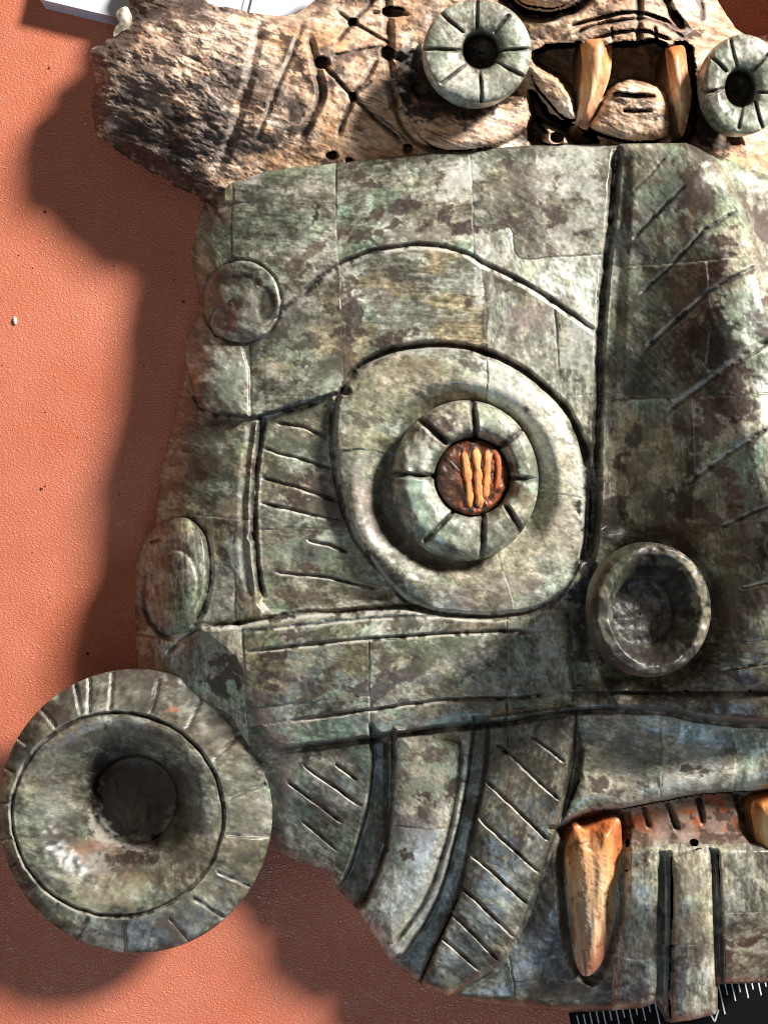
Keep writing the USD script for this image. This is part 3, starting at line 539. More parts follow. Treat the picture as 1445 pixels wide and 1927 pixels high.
C = blobs(U, V, C, [  # stains, plus pale forehead and bluish lip patches that paint in sheen
 (505, 1370, 22, 60, -25, (152, 128, 118), .75), (538, 1480, 18, 90, 0, (128, 110, 104), .7), 
 (1108, 960, 18, 110, 0, DK, .85), (1100, 1090, 26, 50, 20, DK, .8), (1116, 820, 10, 90, 0, (70, 62, 56), .7), 
 (690, 345, 26, 12, 0, BR, .8), (740, 395, 55, 14, -12, BR, .85), (810, 300, 16, 9, 0, BR, .7), (595, 400, 8, 14, 10, DK, .9), (510, 370, 34, 22, 0, (75, 75, 66), .7), (830, 405, 40, 12, -30, BR, .8), (870, 425, 26, 16, 0, BR, .9), (862, 350, 34, 40, 0, PL, .75), (580, 480, 60, 12, -35, (95, 80, 68), .6),
 (660, 590, 30, 55, 0, BR, .85), (650, 670, 14, 46, 0, (85, 66, 58), .7), (745, 640, 30, 12, -35, BR, .75), (960, 420, 30, 20, -20, BR, .8), (1045, 405, 22, 26, 0, BR, .85), (1000, 335, 60, 30, 0, (118, 108, 98), .5), (1090, 330, 46, 60, 0, PL, .6), (1085, 460, 45, 60, 0, PL, .55), (1080, 650, 38, 60, 10, PL, .55), (985, 590, 50, 30, 0, (140, 122, 122), .5), (900, 545, 9, 45, 4, PL, .5), (912, 610, 7, 50, 2, BR, .6),
 (540, 660, 26, 20, 0, GR, .4), (500, 690, 22, 16, 0, PL, .55), (610, 690, 40, 30, 0, OL, .5), (430, 715, 24, 40, 0, GR, .5), (380, 740, 24, 26, 0, BR, .6), (385, 880, 46, 50, 0, OL, .55), (430, 955, 26, 22, 0, TN, .6), (420, 985, 30, 8, -8, BR, .6),
 (560, 775, 40, 16, 0, (88, 92, 80), .6), (560, 830, 50, 24, 10, (86, 88, 76), .6), (520, 890, 26, 16, 0, OL, .6), (600, 960, 50, 14, 8, (92, 78, 66), .6), (570, 1040, 60, 26, 0, GR, .55), (620, 1010, 40, 16, 0, PL, .45), (600, 1120, 90, 16, -4, (92, 78, 64), .6),
 (780, 690, 70, 16, -8, TN, .4), (930, 730, 60, 40, 30, PL, .55), (1010, 800, 34, 60, -30, PL, .4), (890, 690, 26, 8, 20, BR, .6), (990, 770, 8, 10, 0, BR, .8), (690, 960, 30, 90, -15, (150, 134, 128), .45), (690, 800, 36, 60, 0, (140, 140, 116), .4), (940, 1110, 90, 26, -10, (110, 98, 92), .5), (1060, 1010, 30, 60, 0, (160, 150, 135), .4),
 (520, 1270, 36, 22, 10, BR, .7), (590, 1290, 40, 20, -25, (92, 76, 58), .7), (560, 1250, 60, 24, 0, TN, .45), (740, 1280, 60, 18, -30, BR, .7), (720, 1250, 14, 40, 0, BR, .55), (820, 1230, 60, 24, -20, (92, 100, 80), .6), (560, 1195, 26, 10, 0, BR, .7), (480, 1210, 14, 26, 0, TN, .5), (1020, 1220, 26, 44, 0, PL, .6), (905, 1300, 44, 12, 0, TN, .6), (860, 1355, 50, 12, -8, (150, 178, 172), .6), (700, 1368, 60, 10, -6, (140, 165, 150), .5), (400, 1215, 26, 22, 0, GR, .5), (350, 1240, 16, 60, 0, (110, 96, 76), .4), (640, 1310, 40, 8, 0, GR, .4),
 (1300, 360, 40, 40, 30, BR, .85), (1260, 350, 22, 60, 15, GR, .55), (1210, 400, 16, 70, 5, (110, 120, 112), .5), (1350, 490, 24, 60, 10, BR, .8), (1300, 420, 18, 30, 0, (110, 80, 60), .5), (1380, 590, 40, 40, 0, GR, .5), (1345, 650, 40, 60, 20, DK, .85), (1300, 650, 12, 60, 10, DK, .8), (1380, 740, 36, 60, 0, BR, .9), (1280, 690, 10, 50, 12, BR, .8), (1330, 800, 24, 40, 10, (70, 56, 52), .8), (1395, 860, 18, 60, 0, GR, .5), (1240, 560, 50, 26, 10, (78, 84, 72), .5), (1290, 560, 22, 22, 0, (120, 95, 72), .5), (1220, 830, 14, 90, 6, (110, 116, 104), .5), (1310, 840, 10, 60, 4, DK, .7), (1420, 970, 12, 50, 0, GR, .5), (1380, 930, 14, 50, 0, (105, 66, 48), .6), (1290, 970, 70, 40, 0, (64, 50, 44), .7), (1390, 1130, 50, 80, 0, (62, 52, 44), .6), (1280, 1310, 80, 20, 8, (72, 56, 42), .7), (1150, 960, 36, 40, 0, (48, 40, 36), .7), (1110, 1200, 26, 80, 0, (58, 48, 38), .7), (1060, 1180, 20, 40, 0, (140, 120, 96), .5), (1250, 1000, 70, 22, 12, (96, 74, 62), .6),
 (1290, 1370, 60, 16, -12, (120, 140, 150), .35), (1180, 1420, 60, 40, 0, (92, 98, 92), .5), (1370, 1400, 18, 60, 0, (86, 76, 64), .5), (1320, 1400, 50, 26, 0, (105, 118, 112), .4),
 (640, 1425, 30, 24, 0, BR, .5), (560, 1520, 30, 30, 0, GR, .4), (820, 1420, 50, 12, -10, (100, 78, 66), .6), (800, 1480, 40, 16, 0, GR, .4), (800, 1560, 50, 30, 0, (110, 96, 100), .4), (950, 1440, 20, 40, 0, OL, .4), (958, 1490, 7, 60, 2, (105, 82, 70), .6), (700, 1640, 8, 12, 0, PL, .5), (750, 1740, 6, 40, 15, (170, 160, 140), .5), (915, 1763, 3, 5, 0, PL, 1.), (1300, 1650, 30, 50, 0, (122, 112, 96), .4), (1310, 1760, 30, 50, 0, (128, 118, 102), .4), (1280, 1850, 14, 60, 0, (60, 48, 44), .5), (1200, 1860, 16, 40, 0, (70, 52, 50), .5), (1060, 1870, 110, 26, 0, (70, 60, 48), .7), (1040, 1740, 50, 110, 15, (72, 64, 54), .6), (850, 1850, 60, 10, 20, (110, 120, 112), .4)])
# gum: reddish paint in the mouth
gk = MK
gn = fb(U, V, 22, 4, 301)
gc = mixc(np.broadcast_to(np.array([150, 124, 112.]), C.shape), (178, 84, 44), sstep(0.42, 0.66, gn) * sstep(1590, 1530, V))
gc = mixc(gc, (84, 62, 52), sstep(0.58, 0.72, fb(U, V, 18, 4, 302)))
C = mixc(C, gc, gk * 0.9)
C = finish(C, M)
C = mixc(C, (46, 38, 34), pits * 0.6)
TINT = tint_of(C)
gl = np.clip(0.62 - 0.4 * sstep(480, 340, U) + 0.5 * (fb(U, V, 40, 3, 210) - 0.5) - 0.7 * M.dark - 0.7 * M.pale - 0.35 * gk, 0, 1)
GLOSS = np.repeat(gl[..., None], 3, -1)

P = unproject(U, V, M.z)
pu, pv = np.gradient(P, axis=1), np.gradient(P, axis=0)
N = np.cross(pv, pu); N /= np.linalg.norm(N, axis=-1, keepdims=True) + 1e-20
N = np.where(N[..., 2:] < 0, -N, N)
shape = U.shape
quads = quads_of(qmask, shape); qlab = lab[:-1, :-1][qmask]
Pf, Nf, Tf, Gf_ = P.reshape(-1, 3), N.reshape(-1, 3), TINT.reshape(-1, 3), GLOSS.reshape(-1, 3)
Nf = vnormals(Pf, quads); Nf = np.where(Nf[:, 2:] < 0, -Nf, Nf)
outer = (sdf <= 0).ravel()
for i in ids:
    q = quads[qlab == i]
    if len(q) < 30: continue
    pts, nor, f, (tc, gc2) = skirted(Pf, Nf, q, [Tf, Gf_], floor=0.0006, inner=~outer)
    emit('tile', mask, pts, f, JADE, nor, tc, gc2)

# ------------------------------------------------------------------ round pieces: rings lofted through ellipses given by picture position and height
def loft(rings, nth=240, sub=6, close_in=True, zoff=0.0):
    """rings: (cu, cv, ru, rv, z mm) from the outside bottom over the front to the inside. Returns a Relief over (rings x angle)"""
    r = np.array(rings, float); tt = np.arange(len(r)); k = np.linspace(0, len(r) - 1, (len(r) - 1) * sub + 1)
    from scipy.interpolate import PchipInterpolator
    rr = PchipInterpolator(tt, r)(k)
    th = np.linspace(0, 2 * np.pi, nth, endpoint=False)
    u = rr[:, 0:1] + rr[:, 2:3] * np.cos(th); v = rr[:, 1:2] + rr[:, 3:4] * np.sin(th)
    z = np.repeat(rr[:, 4:5], nth, 1) * 1e-3 + zoff
    R = Relief(u, v, z); R.k = np.repeat(k[:, None], nth, 1); R.th = np.repeat(th[None], len(k), 0)
    return R

def emit_loft(name, parent, R, mat, col, gloss, cap=True, label=None):
    n, m = R.u.shape
    p = unproject(R.u, R.v, R.z).reshape(-1, 3)
    idx = np.arange(n * m).reshape(n, m); nx = np.roll(idx, -1, 1)
    f = np.stack([idx[:-1], idx[1:], nx[1:], nx[:-1]], -1).reshape(-1, 4)
    f = f[:, ::-1]
    c = col.reshape(-1, 3); g_ = gloss.reshape(-1, 3)
    if cap:
        p = np.vstack([p, p[idx[-1]].mean(0)]); c = np.vstack([c, c[idx[-1]].mean(0)]); g_ = np.vstack([g_, g_[idx[-1]].mean(0)])
        tri = np.stack([idx[-1], nx[-1], np.full(m, n * m)], -1)
        f = np.vstack([np.vstack([f[:, [0, 1, 2]], f[:, [0, 2, 3]]]), tri[:, ::-1]])
    nor = vnormals(p, f)
    mid = nor[idx[n // 2]].mean(0)
    if np.median((nor * (p - p.mean(0))).sum(1)) < 0 and mid[2] < 0 or nor[:, 2].mean() < 0:
        f = f[:, ::-1]; nor = -nor
    return emit(name, parent, p, f, mat, nor, c, g_, label)

def gloss_arr(R, base=0.6, seed=0):
    x = np.clip(base + 0.5 * (fb(R.u, R.v, 30, 3, 400 + seed) - 0.5) - 0.7 * R.dark - 0.6 * R.pale, 0, 1)
    return np.repeat(x[..., None], 3, -1)

def rough_up(R, a=0.25, seed=0, sc=30):
    R.z += 1e-3 * (a * (fb(R.u, R.v, sc, 3, 500 + seed) - 0.5) + 0.02 * (fb(R.u, R.v, 6, 3, 510 + seed) - 0.5))

# --- eye ring
zr = 31.8
E = loft([(873, 906, 134, 147, zr - 6.5), (873, 906, 137, 151, zr - 4.2), (876, 904, 137, 151, zr - 2.0), (879, 902, 129, 143, zr - 0.1), (883, 900, 114, 124, zr + 1.1), (886, 899, 96, 101, zr + 1.2), (888, 898, 81, 84, zr + 0.3), (889, 898, 70, 73, zr - 2.5), (888, 898, 68, 71, zr - 5)], 300, 7)
rough_up(E, 0.5, 1)
for i, (a, b, c, e) in enumerate([(888, 748, 895, 830), (992, 803, 932, 848), (958, 898, 1022, 904), (952, 952, 988, 1016), (908, 972, 906, 1058), (853, 964, 800, 1018), (824, 897, 742, 893), (839, 833, 777, 778)]):
    E.groove([(a, b), ((a + c) / 2 + 1, (b + e) / 2), (c, e)], 5.0 if i not in (1, 5) else 4, 1.7, 1.0, 0.35, -1, i, False)
E.area([(790, 815), (815, 835), (812, 885), (770, 885), (765, 840)], -0.25, 10, pale=0.55, rag=12)
Ec = jade_colour(E.u, E.v, 60, 0.5, 0.58, 0.6, 0.35, 0.3, 0.5, 0.3)
Ec = blobs(E.u, E.v, Ec, [(830, 800, 26, 20, 0, BR, .8), (800, 860, 14, 22, 0, PL, .5), (790, 950, 26, 50, -20, (135, 165, 150), .5), (985, 930, 26, 20, 0, (110, 92, 70), .6), (960, 1000, 34, 24, 0, (92, 92, 78), .6), (1000, 850, 22, 34, 0, (120, 118, 100), .5), (860, 1010, 50, 24, 20, (150, 170, 150), .4)], 5)
Ec = finish(Ec, E)
emit_loft('eye_ring', mask, E, JADE, tint_of(Ec), gloss_arr(E, 0.65, 1), False, label='pale green grooved ring round the orange pupil')

# --- pupil: dark disc with raised orange bars
zp = zr - 0.9
Pd = loft([(888, 898, 70, 73, zp - 3), (888, 898, 66, 70, zp - 0.6), (888, 898, 60, 65, zp), (888, 898, 30, 33, zp + 0.3), (888, 898, 4, 4, zp + 0.3)], 160, 8)
rough_up(Pd, 0.5, 2, 12)
BARS = [[(874, 850), (878, 880), (882, 915), (885, 955)], [(895, 842), (899, 880), (901, 915), (904, 956)], [(919, 842), (917, 880), (915, 915), (910, 940)], [(935, 850), (938, 885), (933, 925)], [(846, 872), (852, 878)]]
Pc = np.broadcast_to(np.array([66., 42, 30]), Pd.u.shape + (3,)).copy()
Pc = mixc(Pc, (150, 76, 40), 0.85 * sstep(0.42, 0.62, fb(Pd.u, Pd.v, 12, 4, 600)) * sstep(820, 890, Pd.u))
emit_b = []
Pc = mixc(Pc, (150, 78, 40), 0.7 * sstep(905, 935, Pd.u) * sstep(0.35, 0.6, fb(Pd.u, Pd.v, 10, 3, 601)))
pup = emit_loft('pupil', mask, Pd, SHELL, tint_of(Pc), gloss_arr(Pd, 0.35, 2), True, label='dark brown disc with raised orange bars set in the eye ring')
def tube_bar(parent, pts, wid, z0, h, name, mat, col, label=None):
    """a low rounded bar along a line in the picture, on height z0 (mm)"""
    p = curve(pts, 8); n = len(p); s = np.linspace(-1, 1, 11)
    tg = np.gradient(p, axis=0); tg /= np.linalg.norm(tg, axis=1, keepdims=True)
    k = np.linspace(0, 1, n); w = wid * np.sqrt(np.clip(1 - (2 * k - 1) ** 6, 0.02, 1)) * (0.8 + 0.4 * fb(p[:, 0], p[:, 1], 12, 3, 620))
    u = p[:, 0:1] - tg[:, 1:2] * w[:, None] * s; v = p[:, 1:2] + tg[:, 0:1] * w[:, None] * s
    u = u + 2.6 * (fb(u, v, 14, 4, 621) - .5); v = v + 2.0 * (fb(u, v, 9, 3, 622) - .5)
    z = (z0 - 0.6 + (h + 0.6) * np.clip(1 - s ** 4, 0, 1)[None, :] * np.clip(1 - (2 * k - 1)[:, None] ** 8, 0, 1)) * 1e-3
    q = unproject(u, v, z); idx = np.arange(n * 11).reshape(n, 11)
    f = np.stack([idx[:-1, :-1], idx[1:, :-1], idx[1:, 1:], idx[:-1, 1:]], -1).reshape(-1, 4)
    nor = vnormals(q.reshape(-1, 3), f)
    if nor[:, 2].mean() < 0: f = f[:, ::-1]; nor = -nor
    c = np.broadcast_to(np.array(col, float), u.shape + (3,)).copy()
    c = mixc(c, (176, 98, 52), 0.5 * sstep(0.6, 0.8, fb(u, v, 9, 3, 623)))
    return emit(name, parent, q.reshape(-1, 3), f, mat, nor, tint_of(c).reshape(-1, 3), np.full((n * 11, 3), 0.12), label)
for i, b in enumerate(BARS): tube_bar(pup, b, [8, 8.5, 8.5, 6.5, 9][i], zp + 0.62, 0.14, 'bar', SHELL, [(236, 158, 92), (240, 165, 100), (232, 150, 88), (190, 104, 60), (214, 128, 72)][i])

# --- nose bead: a cup standing out from the side of the nose, tilted
Bn = loft([(1172, 1136, 66, 92, 27), (1190, 1140, 88, 110, 31), (1205, 1145, 103, 121, 36), (1216, 1147, 113, 127, 40), (1224, 1148, 113, 126, 42.6), (1230, 1148, 103, 119, 44.2), (1232, 1148, 90, 108, 44.3), (1229, 1148, 78, 95, 43.2), (1221, 1149, 68, 81, 41.4), (1211, 1152, 60, 68, 39.6), (1206, 1154, 55, 59, 38.4), (1204, 1156, 44, 46, 38.2), (1204, 1156, 33, 35, 38.2), (1204, 1156, 22, 23, 38.2), (1204, 1156, 12, 12, 38.2), (1204, 1156, 2, 2, 38.2)], 220, 6, zoff=0.004)
rough_up(Bn, 0.6, 3)
Bc = jade_colour(Bn.u, Bn.v, 77, 1.45, 0.20, 0.7, 0.5, 0.6, 0.4, 0.9)
Bc = blobs(Bn.u, Bn.v, Bc, [(1238, 1072, 50, 30, 20, DK, .9), (1276, 1110, 24, 50, -20, (60, 42, 38), .85), (1308, 1100, 17, 66, -22, (216, 204, 164), .95), (1322, 1170, 12, 50, -3, (206, 192, 158), .9), (1160, 1055, 40, 22, -35, (100, 122, 84), .6), (1260, 1060, 40, 8, 15, (200, 190, 150), .6), (1240, 1230, 60, 30, 0, (58, 46, 40), .7), (1135, 1150, 14, 70, 0, (120, 110, 84), .5), (1200, 1085, 40, 8, 0, (128, 128, 98), .6), (1270, 1230, 20, 26, 0, (108, 104, 76), .5)], 9)  # stains, plus a pale right rim painting in its lit side
pk = sstep(9.4, 9.9, Bn.k)
Bc = mixc(Bc, (104, 98, 94), pk * (0.6 + 0.4 * fb(Bn.u, Bn.v, 16, 3, 640)))
Bc = blobs(Bn.u, Bn.v, Bc, [(1222, 1150, 22, 34, -10, (168, 162, 158), .9), (1185, 1150, 4, 4, 0, (20, 18, 16), 1), (1240, 1158, 5, 3, 0, (20, 18, 16), 1)], 14)
Bn.z += 1e-3 * pk * 0.15 * (fb(Bn.u, Bn.v, 9, 4, 650) - 0.5)
gB = gloss_arr(Bn, 0.12, 3); gB[..., 0] -= 0.6 * pk
emit_loft('nose_bead', mask, Bn, JADE, tint_of(finish(Bc, Bn), 0.40), np.clip(gB, 0, 1), True, label='round cupped bead standing out beside the nose')

# --- ear flare
Fz = [(268, 1512, 160, 165, 2), (262, 1520, 228, 238, 11.5), (257, 1526, 251, 262, 14), (255, 1527, 258, 268, 15.2), (253.5, 1527, 257, 267, 16), (251, 1527.5, 250, 260, 16.5), (238, 1530, 228, 232, 17.5), (224, 1533.5, 203, 197, 18.2), (220, 1534, 197, 190.5, 18.0), (221, 1532, 186, 180, 18.0), (224, 1527, 164, 162, 17.5), (230, 1519, 138, 138, 15.8), (240, 1511, 113, 114, 12.4), (248, 1506, 94, 96, 8.2), (253, 1505, 83, 86, 4.6), (255, 1506, 78, 80, 2.0), (256, 1510, 60, 62, 1.2), (256, 1512, 45, 46, 1.1), (256, 1512, 30, 30, 1.1), (256, 1512, 15, 15, 1.1), (256, 1512, 3, 3, 1.1)]
Fl = loft(Fz, 460, 9)
front = sstep(3.5, 4.5, Fl.k) * sstep(9.5, 8.8, Fl.k)
Fl.w = np.maximum(front, 0)
Fl.groove(ell(221, 1534, 199, 192, 90), 3.4, 0.9, 0.9, 0.75, -1, 1, False)
CUTS = [(139, 1280, 153, 1342), (167, 1272, 169, 1340), (211, 1268, 207, 1334), (300, 1280, 285, 1338), (378, 1316, 353, 1368), (450, 1383, 405, 1427), (498, 1476, 434, 1501), (512, 1574, 428, 1571), (480, 1673, 409, 1641), (432, 1734, 366, 1692), (359, 1777, 320, 1729), (236, 1795, 234, 1736), (141, 1775, 165, 1730), (79, 1742, 109, 1703), (29, 1704, 66, 1670), (-4, 1638, 32, 1625), (4, 1368, 48, 1399), (60, 1311, 104, 1369), (-4, 1441, 25, 1452), (-4, 1580, 20, 1578), (-4, 1510, 18, 1512)]
for i, (a, b, c, e) in enumerate(CUTS): Fl.groove([(a, b), ((a + c) / 2, (b + e) / 2 + (1.5 if i % 2 else -1)), (c, e)], 3.0, 0.7, [0.8, 0.4, 0.6][i % 3], [0.5, 1.0, 0.85][i % 3], 1, 10 + i, False)
Fl.w[:] = 1
rough_up(Fl, 0.5, 4, 40)
Fc = jade_colour(Fl.u, Fl.v, 33, 0.3, 0.33, 0.45, 0.45, 0.45, 0.45, 0.45)
Fc = blobs(Fl.u, Fl.v, Fc, [(120, 1320, 40, 26, 0, (72, 62, 52), .6), (280, 1310, 60, 24, 10, (86, 82, 68), .5), (330, 1336, 10, 7, 0, (178, 110, 82), .9), (400, 1380, 50, 26, 45, (96, 88, 76), .5), (210, 1370, 100, 20, 0, (84, 72, 60), .5), (470, 1560, 30, 90, 0, (100, 96, 80), .4), (240, 1640, 90, 26, 5, (88, 70, 58), .6), (170, 1620, 36, 40, 20, PL, .45), (160, 1590, 50, 20, -20, (120, 92, 72), .5), (210, 1680, 90, 30, 0, (160, 152, 116), .45), (100, 1500, 30, 60, 10, (120, 126, 126), .4), (300, 1490, 40, 60, 0, (50, 44, 38), .7), (210, 1480, 30, 60, 0, (44, 34, 30), .8), (250, 1612, 60, 14, 0, (48, 40, 34), .7), (225, 1588, 50, 10, 12, (190, 184, 170), .75), (185, 1565, 10, 30, -20, (190, 184, 170), .7), (318, 1560, 10, 30, 10, (150, 146, 130), .6), (160, 1600, 34, 16, -30, (140, 96, 74), .5), (390, 1770, 50, 16, -25, (60, 54, 46), .6), (190, 1450, 60, 40, -40, (60, 54, 46), .6), (320, 1450, 40, 50, 30, (78, 70, 60), .6), (350, 1540, 26, 80, 0, (92, 84, 72), .5), (120, 1400, 60, 30, -30, (96, 86, 74), .5), (110, 1740, 60, 20, 30, (76, 68, 58), .5), (180, 1770, 60, 10, 10, (140, 134, 118), .5)], 21)  # stains, with bowl shade and the lower left highlight painted in
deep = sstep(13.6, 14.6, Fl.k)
Fc = mixc(Fc, (30, 26, 23), deep * (0.75 + 0.25 * fb(Fl.u, Fl.v, 20, 3, 660)))  # throat painted dark for the shade inside the hole
Fc = blobs(Fl.u, Fl.v, Fc, [(240, 1582, 60, 12, 6, (186, 178, 162), .85), (192, 1550, 12, 40, -20, (176, 168, 152), .8), (318, 1560, 10, 30, 10, (150, 146, 130), .7), (270, 1545, 40, 24, 0, (66, 66, 54), .8), (210, 1600, 40, 10, 10, (150, 128, 112), .6)], 41)
Fc = finish(Fc, Fl, pk=0.8)
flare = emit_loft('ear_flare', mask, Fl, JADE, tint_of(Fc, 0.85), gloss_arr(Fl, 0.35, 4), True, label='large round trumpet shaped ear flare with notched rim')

# ------------------------------------------------------------------ fangs: tapered orange shell, built as domed outline patches
def dome_patch(name, parent, outline, zbase, h, mat, colf, s=2.0, rad=22, label=None, floor=None, ridges=None, gloss=0.7, slope=(0, 0)):
    o = np.asarray(outline, float)
    Uq, Vq = grid_patch(o[:, 0].min() - 6, o[:, 0].max() + 8, o[:, 1].min() - 6, o[:, 1].max() + 8, s)
    sd_ = poly_sdf(Uq, Vq, o); Uq, Vq, qm = fit_outline(Uq, Vq, sd_, s)
    t = np.clip(sd_ / rad, 0, 1)
    z = zbase + h * np.sin(0.5 * np.pi * t) + slope[0] * (Uq - o[:, 0].mean()) + slope[1] * (Vq - o[:, 1].mean())
    z = ndimage.gaussian_filter(z, 3.2)
    R = Relief(Uq, Vq, z * 1e-3); R.sd = sd_
    if ridges: ridges(R)
    c = finish(colf(R), R)
    Pq = unproject(R.u, R.v, R.z); a, b = np.gradient(Pq, axis=1), np.gradient(Pq, axis=0)
    n = np.cross(b, a); n /= np.linalg.norm(n, axis=-1, keepdims=True) + 1e-20; n = np.where(n[..., 2:] < 0, -n, n)
    n = vnormals(Pq.reshape(-1, 3), quads_of(qm, Uq.shape)); n = np.where(n[:, 2:] < 0, -n, n)
    fl = (zbase - 4.0) * 1e-3 if floor is None else floor
    pts, nor, f, (tc, gc2) = skirted(Pq.reshape(-1, 3), n.reshape(-1, 3), quads_of(qm, Uq.shape), [tint_of(c).reshape(-1, 3), gloss_arr(R, gloss).reshape(-1, 3)], floor=fl)
    return emit(name, parent, pts, f, mat, nor, tc, gc2, label)

def fang_colour(R, top, bot, seed, dark=0.6):
    k = np.clip((R.v - top) / (bot - top), 0, 1); st = fb(R.u, R.v, 6, 4, 700 + seed, 1.5, 9.0); n = fb(R.u, R.v, 30, 4, 710 + seed, 1.5, 2.0)
    c = np.zeros(R.u.shape + (3,))
    for ch in range(3): c[..., ch] = np.interp(k + 0.25 * (n - 0.5), [0, 0.15, 0.4, 0.7, 0.95], [(206, 116, 64)[ch], (228, 146, 84)[ch], (238, 190, 128)[ch], (230, 192, 150)[ch], (190, 126, 96)[ch]])
    c = mixc(c, (250, 232, 200), 0.75 * sstep(0.5, 0.8, st) * sstep(0.3, 0.6, fb(R.u, R.v, 40, 3, 715 + seed, 1.5, 3.0)))
    c = mixc(c, (140, 74, 42), 0.85 * dark * sstep(0.66, 0.42, st) * sstep(0.4, 0.75, fb(R.u, R.v, 22, 4, 720 + seed, 1.5, 3.5)))
    edge = sstep(4, 26, R.sd + 10 * (n - 0.5)) * sstep(0.05, 0.3, k) * sstep(1.0, 0.75, k)
    c = mixc(c, (246, 218, 176), 0.55 * edge * (0.45 + 0.55 * st))
    return mixc(c, (120, 66, 40), 0.5 * sstep(0.84, 0.95, fb(R.u, R.v, 14, 4, 730 + seed)))
FANG = curve([(1084, 1553), (1100, 1562), (1117, 1557), (1140, 1546), (1163, 1541), (1169, 1562), (1170, 1640), (1157, 1722), (1134, 1808), (1106, 1838), (1087, 1822), (1078, 1756), (1068, 1674), (1063, 1612), (1071, 1576)], 5, True)[:-1]
def fr(R):
    R.z += 1e-3 * (0.2 * (fb(R.u, R.v, 12, 3, 741, 1.5, 8.0) - 0.5) + 0.12 * (fb(R.u, R.v, 5, 3, 742) - 0.5))
    R.groove([(1120, 1600), (1116, 1680), (1108, 1760), (1104, 1825)], 7, 0.25, 0.2, 0.1, 1, 1)
    R.area(ell(1117, 1585, 14, 20), -0.5, 16, dark=0.4); R.area([(1080, 1700), (1110, 1690), (1106, 1830), (1085, 1815)], -0.1, 24, dark=0.30)
dome_patch('fang', mask, FANG, 22.4, 4.2, SHELL, lambda R: fang_colour(R, 1545, 1835, 1), rad=36, ridges=fr, gloss=0.6, slope=(0, -0.021), floor=0.014, label='long orange shell fang at the corner of the mouth')
FANG2 = curve([(1413, 1516), (1440, 1500), (1490, 1494), (1500, 1560), (1490, 1660), (1466, 1690), (1442, 1645), (1424, 1588)], 5, True)[:-1]
def fr2(R): R.z += 1e-3 * 0.2 * (fb(R.u, R.v, 10, 3, 751, 1.5, 8.0) - 0.5)
dome_patch('fang', mask, FANG2, 24.6, 4.0, SHELL, lambda R: fang_colour(R, 1480, 1760, 2, 0.3), rad=34, ridges=fr2, gloss=0.6, slope=(0, -0.02), floor=0.014)

# ------------------------------------------------------------------ headdress: carved bone, with an added wing out of view
HU, HV = grid_patch(150, 1864, -384, 420, 2.0)
HO = [(168, 96), (176, 88), (205, 74), (222, 60), (240, 48), (246, 30), (245, 14), (240, 0), (238, -60), (366, -60), (370, -14), (384, 0), (404, 10), (440, 16), (472, 23), (520, 29), (556, 26), (574, 14), (592, 0), (606, -60), (1322, -60), (1350, 0), (1366, 26), (1386, 54), (1412, 70), (1452, 64), (1494, 20), (1520, -60), (1545, -200), (1580, -370), (1850, -370), (1850, 420),  # far right points: unseen wing added to shade the top right corner
      (1120, 420), (820, 420), (600, 420), (440, 420), (396, 382), (380, 370), (360, 356), (330, 348), (308, 330), (290, 322), (262, 302), (236, 290), (205, 268), (182, 250), (174, 222), (176, 205), (168, 186), (174, 168), (180, 150), (174, 132), (172, 114)]
hs = poly_sdf(HU, HV, HO)
hs = hs + sstep(520, 300, HU) * 8.0 * (fb(HU, HV, 13, 4, 801) - 0.5)
HU, HV, hq = fit_outline(HU, HV, hs, 2.0)
HC = np.array([(180, 110, 17), (190, 240, 15.5), (300, 100, 20.5), (300, 250, 18.5), (380, 350, 16), (420, 60, 20), (450, 200, 20.5), (460, 330, 17), (600, 100, 22), (640, 240, 22.5), (620, 320, 21), (760, 60, 22), (760, 250, 23), (900, 150, 22), (900, 260, 25), (1000, 60, 25), (1000, 270, 23), (1120, 20, 28), (1200, 60, 29), (1200, 220, 25), (1300, 40, 26), (1340, 60, 22), (1380, 240, 22), (1440, 320, 23), (1530, 200, 18), (240, 0, 14), (560, 20, 18), (1340, 300, 23), (1120, 300, 23), (1500, 350, 22), (1380, 60, 17), (1560, -100, 23), (1600, 100, 22), (1640, 350, 20), (1700, -350, 23), (1840, -350, 21), (1840, 0, 20), (1840, 400, 18)], float)
hz = RBFInterpolator(HC[:, :2], HC[:, 2], kernel='thin_plate_spline', smoothing=2.0)(np.stack([HU.ravel()[::1], HV.ravel()[::1]], -1)).reshape(HU.shape) if False else None
gu2 = np.arange(130, 1900, 20.0); gv2 = np.arange(-420, 450, 20.0); A2, B2 = np.meshgrid(gu2, gv2)
Z2 = RBFInterpolator(HC[:, :2], HC[:, 2], kernel='thin_plate_spline', smoothing=2.0)(np.stack([A2.ravel(), B2.ravel()], -1)).reshape(A2.shape)
hz = ndimage.map_coordinates(Z2, [(HV + 420) / 20, (HU - 130) / 20], order=3, mode='nearest') * 1e-3
hd = np.clip(hs, 0, 1e9)
t = np.clip(hd / 34, 0, 1); hz -= 1e-3 * 4.0 * (1 - np.sin(0.5 * np.pi * t))
H = Relief(HU, HV, hz)
